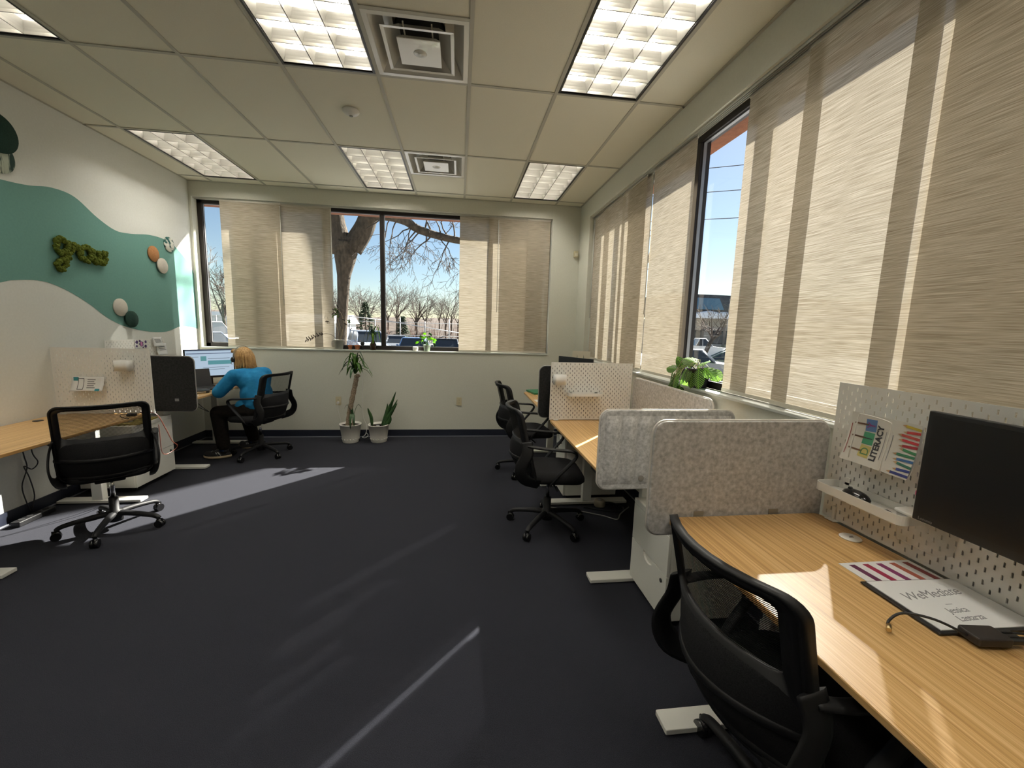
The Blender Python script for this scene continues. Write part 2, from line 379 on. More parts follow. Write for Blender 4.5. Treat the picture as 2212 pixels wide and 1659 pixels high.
# ------------------------------------------------------------------ ceiling
ROWS = [4.336+j*2*G for j in range(1, -7, -1)]        # 5.555 .. -2.98
COLS = [k*G for k in range(-5, 3)]
LIGHTS = [(-5, 4.336), (-2, 4.336), (1, 4.336), (-5, 1.8976), (-2, 1.8976), (1, 1.8976), (-5, -.5408), (-2, -.5408), (1, -.5408)]
VENTS = [(-1, 4.336), (-1, 3.1168-G)]
def ceiling():
    root = struct(MB().box(XL, XR, YR, YB, H+.16, H+.25).build('ceiling', M_white))
    xs = [XL]+COLS+[XR]; ys = [YB]+ROWS+[YR]
    cache = {}
    for i in range(len(xs)-1):
        for j in range(len(ys)-1):
            x0, x1, y1, y0 = xs[i], xs[i+1], ys[j], ys[j+1]
            if y1-y0 < .03: continue
            if any(abs(k*G-x0) < .01 and abs(yy-y0) < .01 for k, yy in LIGHTS): continue
            for k, yy in VENTS:
                if abs(k*G-x0) < .01 and yy > y0-.01 and yy < y1-.01:
                    if abs(yy-y0) < .01: y0 = yy+G
                    else: y1 = yy
            key = (round(x1-x0, 3), round(y1-y0, 3))
            if key not in cache:
                a, b = (x1-x0)/2-.006, (y1-y0)/2-.006
                o = MB().box(-a, a, -b, b, 0, .015).build('ceiling_tile', M_tile, root, bevel=.002); cache[key] = o
            else: o = share('ceiling_tile', cache[key], root)
            o.location = ((x0+x1)/2, (y0+y1)/2, H+.002+random.uniform(-.0006, .0006))
    for x in COLS:
        MB().box(x-.012, x+.012, YR, YB, H-.004, H+.001).box(x-.002, x+.002, YR, YB, H+.001, H+.04).build('t_bar', M_tbar, root)
    for y in ROWS[:-1]:
        MB().box(XL, XR, y-.012, y+.012, H-.003, H+.0005).box(XL, XR, y-.002, y+.002, H+.0005, H+.04).build('t_bar', M_tbar, root)
    for k, yy in VENTS:
        y = yy+G if yy > 4 else yy
        MB().box(k*G, k*G+G, y-.012, y+.012, H-.003, H+.0005).build('t_bar', M_tbar, root)
    MB().box(XL, XL+.02, YR, YB, H-.003, H+.0005).box(XR-.02, XR, YR, YB, H-.003, H+.0005).box(XL, XR, YB-.02, YB, H-.003, H+.0005).build('wall_angle', M_tbar, root)
ceiling()
M_louv = mat('louver_aluminium', (.42, .405, .36), .30, .75)
M_lhouse = mat('lamp_housing', (.82, .80, .74), .45)
M_lamp = mat('fluorescent_tube', (.9, .9, .85), .3, emit=(1., .955, .875), es=60.)
def blade_profile(h=.066, w=.020):
    P = []
    for i in range(5):
        t = i/4; P.append((.0028+w*t**1.7, h*t))
    return P+[(-a, b) for a, b in P[::-1]]
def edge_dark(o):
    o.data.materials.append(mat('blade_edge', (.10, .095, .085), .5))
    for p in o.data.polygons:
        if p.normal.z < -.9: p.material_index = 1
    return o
def light_fixture(label):
    t = thing('ceiling_light', label, 'light', group='recessed fluorescent ceiling lights')
    a, b = G/2-.013, G-.013
    h = MB().box(-a, a, -b, b, .13, .135).box(-a, -a+.004, -b, b, 0, .13).box(a-.004, a, -b, b, 0, .13).box(-a, a, -b, -b+.004, 0, .13).box(-a, a, b-.004, b, 0, .13)
    h.build('housing', M_lhouse, t)
    e = .014
    MB().box(-a, -a+e, -b, b, -.004, 0.012).box(a-e, a, -b, b, -.004, .012).box(-a+e, a-e, -b, -b+e, -.004, .012).box(-a+e, a-e, b-e, b, -.004, .012).build('black_trim', M_black, t)
    ia, ib = a-e-.002, b-e-.002
    MB().prism([(-ia, .002), (-ia+.003, .002), (-ia+.02, .066), (-ia, .066)], -ib, ib, 'Y').prism([(ia, .002), (ia-.003, .002), (ia-.02, .066), (ia, .066)], -ib, ib, 'Y').build('side_reflector', M_louv, t)
    lb = None
    for i in (-1, 1):
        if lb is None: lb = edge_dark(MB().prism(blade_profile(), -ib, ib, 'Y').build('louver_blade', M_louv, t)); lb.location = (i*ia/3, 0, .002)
        else: share('louver_blade', lb, t, (i*ia/3, 0, .002))
    cb = None
    for i in range(-3, 4):
        y = i*ib/3*.985
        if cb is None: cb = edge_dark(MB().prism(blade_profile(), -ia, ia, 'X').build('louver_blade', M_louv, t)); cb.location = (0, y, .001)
        else: share('louver_blade', cb, t, (0, y, .001))
    tb = None
    for i in (-1, 0, 1):
        loc = (i*2*ia/3, 0, .095)
        if tb is None: tb = MB().cyl((0, -ib+.03, 0), (0, ib-.03, 0), .0145, n=12).build('lamp_tube', M_lamp, t); tb.location = loc
        else: share('lamp_tube', tb, t, loc)
    return t
LL = ['recessed fluorescent light beside the cream mural wall, above the seated person', 'recessed fluorescent light beside the air vent nearest the window with the tree', 'recessed fluorescent light above the far corner where the two blind walls meet',
      'recessed fluorescent light above the cream wall, over the leaf print disc', 'recessed fluorescent light beside the larger looking air vent in the middle of the room', 'recessed fluorescent light along the wall of blinds, over the near bamboo desk',
      'recessed fluorescent light behind the camera by the cream wall', 'recessed fluorescent light behind the camera mid room', 'recessed fluorescent light behind the camera by the blinds']
lf = None
for (k, y), lab in zip(LIGHTS, LL):
    loc = (k*G+G/2, y+G, H)
    if lf is None: lf = light_fixture(lab); lf.location = loc
    else: dup(lf, loc, label=lab)
def vent(loc, label):
    t = thing('air_vent', label, 'vent', loc, group='ceiling air diffusers')
    m = mat('vent_gloss', (.78, .76, .69), .22, coat=.4)
    a = G/2-.013
    def ring(r0, z0, r1, z1, th=.0025):
        mb = MB()
        for k in range(4):
            M = Matrix.Rotation(k*PI/2, 4, 'Z')
            vs = [(-r0, -r0, z0), (r0, -r0, z0), (r1, -r1, z1), (-r1, -r1, z1)]
            vs = vs+[(v[0], v[1]+th, v[2]+th) for v in vs]
            mb.add([M @ Vector(v) for v in vs], [(0, 1, 2, 3), (7, 6, 5, 4), (0, 4, 5, 1), (2, 6, 7, 3)])
        return mb
    ring(a, -.003, a-.03, -.003).build('frame', m, t)
    ring(a-.03, -.003, a-.085, .095).build('outer_cone', m, t)
    ring(.205, -.012, .185, -.010).build('middle_lip', m, t); ring(.185, -.010, .115, .06).build('middle_cone', m, t)
    MB().box(-.125, .125, -.125, .125, -.018, -.014).build('centre_plate', m, t, bevel=.003)
    ring(.125, -.014, .095, .015).build('centre_cone', m, t)
    MB().lathe([(0, -.024), (.012, -.0235), (.014, -.021), (.035, -.020), (.04, -.0182), (.0, -.0181)], 20).build('centre_cap', m, t)
    MB().lathe([(0, .10), (.15, .10), (.15, .125), (0, .125)], 28).build('duct_opening', M_dark, t)
    MB().box(-a, a, -a, a, .13, .134).box(-a, -.152, -a, a, .098, .10).box(.152, a, -a, a, .098, .10).box(-.152, .152, -a, -.152, .098, .10).box(-.152, .152, .152, a, .098, .10).build('back_pan', m, t)
    for s in (-1, 1): MB().box(s*.08-.004, s*.08+.004, -.19, .19, .02, .03).build('cross_strut', m, t)
vent((-G/2, 4.336+G/2, H), 'square ceiling air vent nearest the window wall with the tree')
vent((-G/2, 3.1168-G/2, H), 'square ceiling air vent between the two middle lights, further from the tree window')
t = thing('smoke_detector', 'round white detector on the ceiling between the two air vents', 'smoke detector', (-.912, 3.634, H))
MB().lathe([(0, 0), (.062, 0), (.064, -.012), (.052, -.026), (.024, -.040), (0, -.042)], 28).build('body', M_white, t)
MB().lathe([(0, -.0425), (.014, -.0425), (.014, -.0455), (0, -.0455)], 16).build('sensor_cap', mat('grey_plastic', (.25, .24, .2), .5), t)
t = thing('motion_sensor', 'small ivory sensor box in the corner above the far desk', 'sensor', (1.535, YB, 2.575))
MB().prism([(-.032, 0), (.032, 0), (.026, -.045), (-.026, -.045)], -.045, .04, 'Z').build('body', M_ivory, t, bevel=.006)
MB().box(-.02, .02, -.0475, -.0452, -.028, .008).build('lens', mat('sensor_lens', (.75, .70, .55), .3), t)
# ------------------------------------------------------------------ blinds
def blind_track(name, horiz, a0, a1, c, z, label):
    t = thing(name, label, 'blind track', ((a0+a1)/2, c, z) if horiz else (c, (a0+a1)/2, z))
    h = (a1-a0)/2
    for i in range(4):
        d = -.028+.015*i
        mb = MB().box(-h, h, d-.001, d+.001, -.016, 0) if horiz else MB().box(d-.001, d+.001, -h, h, -.016, 0)
        mb.build('rail', mat('track_paint', (.52, .52, .46), .4), t)
    mb = MB().box(-h, h, -.03, .022, -.002, .0015) if horiz else MB().box(-.03, .022, -h, h, -.002, .0015)
    mb.build('track_plate', MATS['track_paint'], t)
blind_track('blind_track', True, -3.30, 1.19, YB+.05, 3.018, 'long white blind track above the window with the tree')
blind_track('blind_track', False, -1.59, 5.30, XR+.05, 2.968, 'long white blind track above the sunlit wall of blinds')
BLIND_L = 'beige woven sliding blind '
def panel(horiz, a0, a1, plane, z0, z1, label, wand=None):
    loc = ((a0+a1)/2, plane, z0) if horiz else (plane, (a0+a1)/2, z0)
    t = thing('sliding_blind', label, 'blind', loc, group='woven sliding blind panels'); w = (a1-a0)/2; h = z1-z0
    nu, nv = 8, 12
    amp = random.uniform(.0015, .003); ph = random.uniform(0, 6)
    def fn(u, v):
        d = amp*math.sin(3*u*PI+ph)*math.sin(PI*v)
        return Vector((-w+2*w*u, d, .018+(h-.03)*v)) if horiz else Vector((d, -w+2*w*u, .018+(h-.03)*v))
    MB().grid(fn, nu, nv).build('fabric', M_blind, t)
    e = .004
    mr = mat('blind_rail', (.60, .56, .47), .4)
    (MB().box(-w, w, -e, e, 0, .022) if horiz else MB().box(-e, e, -w, w, 0, .022)).build('bottom_rail', mr, t, bevel=.001)
    (MB().box(-w, w, -e, e, h-.016, h) if horiz else MB().box(-e, e, -w, w, h-.016, h)).build('top_carrier', mr, t)
    if wand is not None:
        s = wand*(w-.006)
        p0, p1 = ((s, -.012, h-.03), (s, -.012, h-1.25)) if horiz else ((-.012, s, h-.03), (-.012, s, h-1.25))
        MB().cyl(p0, p1, .0045, n=8).build('wand', mat('wand_white', (.75, .74, .68), .3), t)
YP = [YB+.022, YB+.037, YB+.052, YB+.067]
zb0, zb1 = 1.198, 3.002
for a0, a1, p, lab, wd in [(-3.0, -2.29, 0, 'next to the narrow open strip by the cream wall', 1), (-2.885, -2.33, 2, 'stacked behind another panel, nearest the cream wall', None), (-2.335, -1.69, 1, 'whose edge meets the tree trunk in the view', 1),
                          (-.055, .385, 3, 'at the open view edge where the tree limb ends', None), (.335, .95, 1, 'overlapping its neighbour at the corner end of the tree window', -.6), (.50, 1.10, 2, 'hanging rearmost at the corner end of the tree window', None), (.86, 1.172, 0, 'at the wall end of the tree window by the ivory sensor', None)]:
    panel(True, a0, a1, YP[p], zb0, zb1, BLIND_L+lab, wd)
XP = [XR+.022, XR+.037, XR+.052, XR+.067]
zr0, zr1 = 1.178, 2.952
for a0, a1, p, lab, wd in [(4.74, 5.295, 3, 'right at the far room corner below the ivory sensor', 1), (4.25, 4.90, 2, 'second from the far room corner', None), (3.76, 4.31, 1, 'third from the far room corner', None), (3.70, 4.18, 3, 'behind the third one from the far room corner', None),
                          (2.985, 3.652, 2, 'with a white wand, beside the open gap behind the plant', 1), (1.93, 2.465, 3, 'beside the open gap, right of the leafy plant pot', None), (1.42, 2.02, 2, 'standing over the grey felt divider of the near desk', None),
                          (.74, 1.50, 1, 'behind the near pegboard with the booklet', None), (.80, 1.40, 3, 'rearmost behind the near pegboard and black monitor', None), (.02, .80, 2, 'above the hidden end of the near desk', None), (-.62, .08, 1, 'level with the camera', None), (-1.28, -.56, 2, 'just behind the camera', None), (-1.59, -1.2, 3, 'at the rear end of the wall of blinds', None)]:
    panel(False, a0, a1, XP[p], zr0, zr1, BLIND_L+lab, wd)
# ------------------------------------------------------------------ outlets
def outlet(x, label):
    t = thing('wall_outlet', label, 'outlet', (x, YB, .50))
    MB().prism(rrect(-.036, .036, -.058, .058, .006), -.006, 0, 'Y').build('cover_plate', M_ivory, t)
    for z in (-.02, .02):
        f = MB().prism(rrect(-.016, .016, z-.014, z+.014, .008), -.008, -.0061, 'Y').build('socket', M_ivory, t)
        MB().box(-.007, -.005, -.0085, -.0081, z-.004, z+.005).box(.005, .007, -.0085, -.0081, z-.004, z+.005).build('slot', M_dark, f)
outlet(-1.655, 'ivory wall outlet with a white plug, behind the yucca pot'); outlet(-.04, 'bare ivory wall outlet with nothing plugged in')
t = thing('power_plug', 'round white plug and cord in the outlet behind the yucca', 'plug', (-1.655, YB-.012, .478))
MB().cyl((0, 0, 0), (0, -.03, 0), .017, .015, 16).build('plug_body', M_white, t)
MB().tube(spline([(0, -.02, -.012), (.005, -.03, -.10), (.03, -.03, -.22), (.045, -.04, -.36), (.05, -.045, -.473)], 6), .003, 6).build('cord', M_white, t)
# ------------------------------------------------------------------ wall discs and moss word
M_cork = noisy('cork', (.36, .16, .06), (.46, .23, .10), (120, 120, 120), .9, .4)
M_dgreen = noisy('disc_dark_green', (.010, .035, .026), (.016, .05, .036), (90, 90, 90), .9, .3)
M_offw = noisy('disc_offwhite', (.60, .56, .48), (.66, .62, .54), (90, 90, 90), .9, .3)
M_leafp = noisy('disc_leaf_print', (.02, .09, .08), (.70, .70, .62), (22, 22, 22), .8, 0, 2, .42, .55)
M_leafq = noisy('disc_palm_print', (.01, .04, .03), (.50, .55, .45), (5, 30, 60), .8, 0, 3, .45, .56)
def disc(y, z, r, m, label, d=.012, x=0):
    o = MB().lathe([(0, 0), (r-.001, 0), (r, .001), (r, d-.002), (r-.002, d), (0, d)], 40).build('wall_disc', m)
    o.rotation_euler = (0, PI/2, 0); o.location = (XL+.0015+x, y, z); tag(o, label, 'wall decor', 'round fabric discs on the mural wall')
disc(3.585, 2.815, .135, M_dgreen, 'large dark green round disc above the mural, near the ceiling', x=.013)
disc(3.575, 2.655, .115, M_leafq, 'round disc with a palm leaf print, under the large dark one')
disc(5.05, 2.222, .082, M_cork, 'orange brown cork round disc on the mural')
disc(5.155, 2.112, .082, M_offw, 'off-white round disc touching the cork disc', x=.013)
disc(5.31, 2.37, .082, M_leafp, 'teal and white leaf print round disc nearest the window')
disc(4.535, 1.632, .085, M_offw, 'off-white round disc low on the mural above the pegboard')
disc(4.645, 1.52, .082, M_dgreen, 'dark green round disc low on the mural above the pegboard', x=.013)
M_moss = noisy('moss', (.035, .06, .008), (.17, .20, .035), (90, 90, 90), 1., 1., 6, .3, .7, spec=.05, bdist=.01)
def moss_letter(strokes, parent):
    mb = MB()
    for st in strokes:
        P = spline([(0, a, b) for a, b in st], 5)
        for p in P:
            for q in range(3):
                r = random.uniform(.012, .021)
                mb.ell((p.x+random.uniform(-.003, .010), p.y+random.uniform(-.011, .011), p.z+random.uniform(-.011, .011)), (r*.9, r, r), 7, 5)
    return mb.build('letter', M_moss, parent)
mg = thing('moss_word', 'green moss word reading grow on the teal mural', 'wall decor', (XL+.016, 3.90, 2.0))
gl = {'g': [[(.115, .145), (.07, .165), (.03, .12), (.04, .06), (.09, .055), (.125, .10), (.14, .145)], [(.135, .13), (.12, .03), (.085, -.06), (.04, -.085), (.025, -.04), (.07, .0), (.13, .03)]],
      'r': [[(.13, .03), (.17, .10), (.20, .14), (.21, .115), (.235, .125)], [(.235, .125), (.24, .07), (.26, .03)]],
      'o': [[(.31, .14), (.265, .11), (.265, .05), (.31, .02), (.35, .06), (.345, .12), (.31, .14), (.35, .11), (.38, .12)]],
      'w': [[(.385, .12), (.38, .06), (.41, .02), (.44, .06), (.445, .11)], [(.445, .10), (.45, .04), (.485, .02), (.51, .07), (.505, .12), (.53, .11)]]}
for k, v in gl.items(): moss_letter([[(a*.97, b) for a, b in s] for s in v], mg)
# ================================================================== FURNITURE
def desk(label, x0, x1, y0, y1, z, feet, fx0, fx1, colx, group='bamboo topped standing desks'):
    t = thing('standing_desk', label, 'desk', ((x0+x1)/2, (y0+y1)/2, 0), group=group)
    MB().prism(rrect(x0, x1, y0, y1, .03), z-.022, z).build('desktop', M_bam, t, world=True, bevel=.004)
    for y in feet:
        f = MB().prism(rrect(fx0, fx1, y-.045, y+.045, .006), .006, .028).build('foot', M_wmetal, t, world=True, bevel=.003)
        MB().cyl((fx0+.05, y, 0), (fx0+.05, y, .006), .018, n=12).cyl((fx1-.05, y, 0), (fx1-.05, y, .006), .018, n=12).build('glide', M_black, f).location = -Vector(t.location)
        MB().box(colx-.04, colx+.04, y-.028, y+.028, .028, .42).build('leg', M_wmetal, t, world=True, bevel=.004)
        MB().box(colx-.034, colx+.034, y-.022, y+.022, .42, z-.05).build('inner_leg', M_wmetal, t, world=True, bevel=.003)
        MB().box(x0+.06, x1-.06, y-.025, y+.025, z-.05, z-.023).build('bracket', M_wmetal, t, world=True)
    a, b = min(feet), max(feet)
    for s in (-.1, .1): MB().box(colx+s-.02, colx+s+.02, a+.026, b-.026, z-.048, z-.024).build('crossbar', M_wmetal, t, world=True)
    return t
D_R1 = desk('bamboo standing desk with the booklet pegboard and black monitor behind it', .825, 1.532, .14, 1.545, .777, (1.345, .34), .757, 1.47, 1.20)
D_R2 = desk('bamboo standing desk holding the pegboard with the white shelf', .765, 1.495, 2.165, 3.565, .737, (2.30, 3.43), .765, 1.47, 1.10)
D_R3 = desk('bamboo standing desk in the far corner behind the white pegboard', .765, 1.49, 3.70, 5.08, .75, (3.86, 4.95), .76, 1.46, 1.10)
D_L1 = desk('empty bamboo standing desk under the moss word', -3.325, -2.672, 2.40, 3.795, .735, (2.63, 3.70), -3.31, -2.685, -3.02)
D_L2 = desk('bamboo standing desk where the person in blue works', -3.325, -2.70, 4.31, 5.66, .745, (4.52, 5.45), -3.31, -2.64, -3.04)
MB().box(.775, .80, 2.28, 2.40, .690, .712).build('control_panel', M_black, D_R2, world=True, bevel=.003)
MB().lathe([(0, 0), (.030, 0), (.031, .002), (.028, .004), (0, .004)], 28).build('cable_grommet', M_black, D_L1).location = (-3.24-D_L1.location.x, 3.52-D_L1.location.y, .7355)
o = MB().lathe([(0, 0), (.036, 0), (.036, .003), (.033, .005), (0, .005)], 32).build('cable_grommet', M_white, D_R1); o.location = (1.465-D_R1.location.x, 1.325-D_R1.location.y, .7775)
MB().box(-.010, .010, -.006, -.003, .0052, .0056).box(-.002, .012, .001, .004, .0052, .0056).build('mark', M_ink, o)
# ------------------------------------------------------------------ pegboards
def pegboard(label, loc, rz, w=.76, h=.56):
    t = thing('pegboard', label, 'pegboard', loc, rz, 'white slotted pegboards')
    th = .0045; mb = MB(); p = .02
    nc = int(round(w/p))-1
    xs = [-w/2+(w-(nc-1)*p)/2+p*i for i in range(nc)]
    cur = -w/2; hw, hh = .0026, .0078
    for i, x in enumerate(xs):
        mb.box(cur, x-hw, -th/2, th/2, 0, h); cur = x+hw
        zc = .02 if i % 2 == 0 else .04; z = 0
        while zc+hh < h-.006:
            mb.box(x-hw, x+hw, -th/2, th/2, z, zc-hh); z = zc+hh; zc += .04
        mb.box(x-hw, x+hw, -th/2, th/2, z, h)
    mb.box(cur, w/2, -th/2, th/2, 0, h)
    mb.build('board', M_white, t)
    for s in (-1, 1):
        MB().box(s*(w/2-.06)-.022, s*(w/2-.06)+.022, -.03, .012, -.003, .001).box(s*(w/2-.06)-.006, s*(w/2-.06)+.006, -.012, -.0026, .001, .06).build('clamp_foot', M_white, t, bevel=.002)
    return t
PG_R1 = pegboard('white pegboard holding the booklet, behind the black monitor', (1.542, 1.14, .782), -PI/2, .78, .58)
PG_R2 = pegboard('white pegboard with a shelf and small bin, facing the room', (1.132, 3.545, .742), 0, .75, .515)
PG_L1 = pegboard('white pegboard with a pinned paper and bin under the moss word', (-2.965, 3.785, .739), 0, .73, .545)
PG_L2 = pegboard('white pegboard against the cream wall behind the person\'s desk', (-3.30, 4.66, .76), PI/2, .78, .56)
def peg_bin(label, loc, rz=0, w=.11, d=.07, h=.085):
    t = thing('storage_bin', label, 'bin', loc, rz, 'white plastic pegboard bins')
    P = rrect(-w/2, w/2, -d, 0, .02); Q = rrect(-w/2+.003, w/2-.003, -d+.003, -.003, .018)
    mb = MB(); n = len(P)
    mb.add([(a, b, 0) for a, b in P]+[(a, b, h) for a, b in P]+[(a, b, h) for a, b in Q]+[(a, b, .003) for a, b in Q],
           [(i, (i+1) % n, n+(i+1) % n, n+i) for i in range(n)]+[(n+i, n+(i+1) % n, 2*n+(i+1) % n, 2*n+i) for i in range(n)]+[(2*n+i, 2*n+(i+1) % n, 3*n+(i+1) % n, 3*n+i) for i in range(n)]+[tuple(range(n))[::-1], tuple(range(3*n, 4*n))], True)
    mb.build('bin_body', M_white, t)
    MB().box(-w/2+.01, -w/2+.02, 0, .004, h-.02, h+.004).box(w/2-.02, w/2-.01, 0, .004, h-.02, h+.004).build('hook', M_white, t)
peg_bin('small white bin on the pegboard with the white shelf', (.83, 3.5405, 1.065)); peg_bin('small white bin on the pegboard under the moss word', (-2.78, 3.7805, 1.105), 0, .115)
def peg_shelf(label, loc, rz, w, d, h=.035):
    t = thing('pegboard_shelf', label, 'shelf', loc, rz, 'white pegboard shelves')
    P = rrect(-w/2, w/2, -d, 0, .025); Q = rrect(-w/2+.003, w/2-.003, -d+.003, -.003, .022); n = len(P); mb = MB()
    mb.add([(a, b, 0) for a, b in P]+[(a, b, h) for a, b in P]+[(a, b, h) for a, b in Q]+[(a, b, .004) for a, b in Q],
           [(i, (i+1) % n, n+(i+1) % n, n+i) for i in range(n)]+[(n+i, n+(i+1) % n, 2*n+(i+1) % n, 2*n+i) for i in range(n)]+[(2*n+i, 2*n+(i+1) % n, 3*n+(i+1) % n, 3*n+i) for i in range(n)]+[tuple(range(n))[::-1], tuple(range(3*n, 4*n))])
    mb.build('tray', M_white, t)
    MB().box(-w/2+.03, -w/2+.05, -.003, .004, h-.01, h+.02).box(w/2-.05, w/2-.03, -.003, .004, h-.01, h+.02).build('hook', M_white, t)
    return t
peg_shelf('white shallow shelf on the pegboard facing the room', (1.06, 3.5405, .968), 0, .31, .10, .026)
peg_shelf('white tray shelf with a mouse on it, below the booklet', (1.537, 1.30, .925), -PI/2, .345, .115, .034)
# ------------------------------------------------------------------ felt dividers
def divider(label, loc, w, h, m, rz=0, ridges=False, clips=(), extra=None, edge=True):
    t = thing('desk_divider', label, 'divider', loc, rz, 'felt desk dividers')
    d = .014
    MB().prism(rrect(-w/2, w/2, 0, h, .055, 7), -d, d, 'Y', smooth=False).build('panel', m, t, bevel=.006, seg=3)
    if edge:
        P = rrect(-w/2, w/2, 0, h, .055, 7)
        MB().tube([(a, 0, b) for a, b in P], .0065, 6, closed=True, flat=(1, 1)).build('edge_piping', M_feltedge if m is M_felt else mat('grey_piping', (.30, .29, .27), .6), t)
    if ridges:
        n = 8
        def fn(u, v):
            x = -w/2+.03+(w-.06)*u; z = .03+(h-.06)*v
            e = min(1, 6*v, 6*(1-v)); b = .030*abs(math.sin(PI*n*u))**.8*math.sqrt(max(e, 0))
            return Vector((x, -d-.001-b, z))
        MB().grid(fn, n*8, 14).build('ridged_face', m, t)
        b = MB().lathe([(0, 0), (.016, 0), (.017, .003), (.014, .005), (0, .005)], 24).build('button', mat('felt_button', (.22, .20, .17), .8), t)
        b.rotation_euler = (PI/2, 0, 0); b.location = (-w/2+.24, -d-.030, .075)
    for x in clips:
        MB().box(x-.022, x+.022, -d-.022, -d+.002, .078, .081).box(x-.022, x+.022, -d-.004, -d-.001, .05, .105).build('clip', mat('clip_metal', (.38, .37, .33), .4, .7), t)
    return t
divider('grey felt divider clipped to the end of the near bamboo desk', (1.15, 1.568, .692), .81, .495, M_felt, clips=(-.18, .17))
divider('grey felt divider with vertical ridges and a round button', (1.125, 2.145, .66), .80, .455, M_felt, ridges=True)
divider('long grey felt divider standing along the wall under the blinds', (1.535, 2.95, .68), 1.18, .455, M_felt, PI/2)
divider('charcoal divider behind the pegboard with the white shelf', (1.08, 3.675, .735), .80, .475, M_feltd, edge=True)
dl = divider('charcoal divider beside the person in the blue jacket', (-2.96, 4.285, .655), .80, .53, M_feltd)
MB().box(.215, .25, -.0155, -.0142, .10, .125).build('care_tag', mat('tag_grey', (.22, .22, .21), .6), dl)
# ------------------------------------------------------------------ drawer cabinets
def cabinet(label, loc, rz, w=.45, d=.47, h=.52, key=False):
    # front faces local -Y
    t = thing('drawer_cabinet', label, 'cabinet', loc, rz, 'white steel drawer cabinets'); z0 = .045
    MB().box(-w/2, w/2, .018, d, z0, h).build('body', M_wmetal, t, bevel=.004)
    MB().box(-w/2, w/2, 0, .0175, h-.032, h).build('top_rail', M_wmetal, t, bevel=.002)
    zs = [(z0+.002, .295), (.299, h-.034)]
    for i, (a, b) in enumerate(zs):
        rn = .062; P = [(-w/2, a), (w/2, a), (w/2, b)]
        for k in range(13):
            an = PI*k/12; P.append((rn*math.cos(an), b-.045*math.sin(an)))
        P.append((-w/2, b))
        dr = MB().prism(P, 0, .0165, 'Y').build('drawer_front', M_wmetal, t, bevel=.0015)
        Q = [(rn*math.cos(PI*k/12), b-.046*math.sin(PI*k/12)) for k in range(13)]
        MB().prism(Q, .012, .0166, 'Y').build('handle_recess', mat('handle_recess_paint', (.80, .78, .70), .5), dr)
        if i == 0:
            lk = MB().cyl((w/2-.05, -.004, b-.045), (w/2-.05, .0, b-.045), .011, n=16).build('lock', M_black, dr)
    if key:
        k = MB().box(-.003, .003, -.03, -.004, -.008, .008).box(-.009, .009, -.055, -.03, -.002, .002).box(-.003, .003, -.04, -.034, -.05, -.002).build('key', M_black, t); k.location = (0.05, 0, h-.09)
    for sx in (-1, 1):
        for sy in (.06, d-.05):
            c = MB().cyl((sx*(w/2-.05)-.008, sy, .02), (sx*(w/2-.05)+.008, sy, .02), .02, n=14).build('caster', M_black, t)
            MB().box(sx*(w/2-.05)-.012, sx*(w/2-.05)+.012, sy-.012, sy+.012, .022, .0445).build('caster_fork', M_chrome, c)
    return t
cabinet('white drawer cabinet under the ridged grey divider', (1.02, 2.058, 0), -PI/2, .425, .44, .55)
cabinet('white drawer cabinet with a key in it, below the shelf pegboard', (.90, 3.645, 0), -PI/2, .32, .50, .60, True)
cabinet('white drawer cabinet between the two desks along the mural wall', (-2.86, 4.13, 0), PI/2, .50, .45, .60)
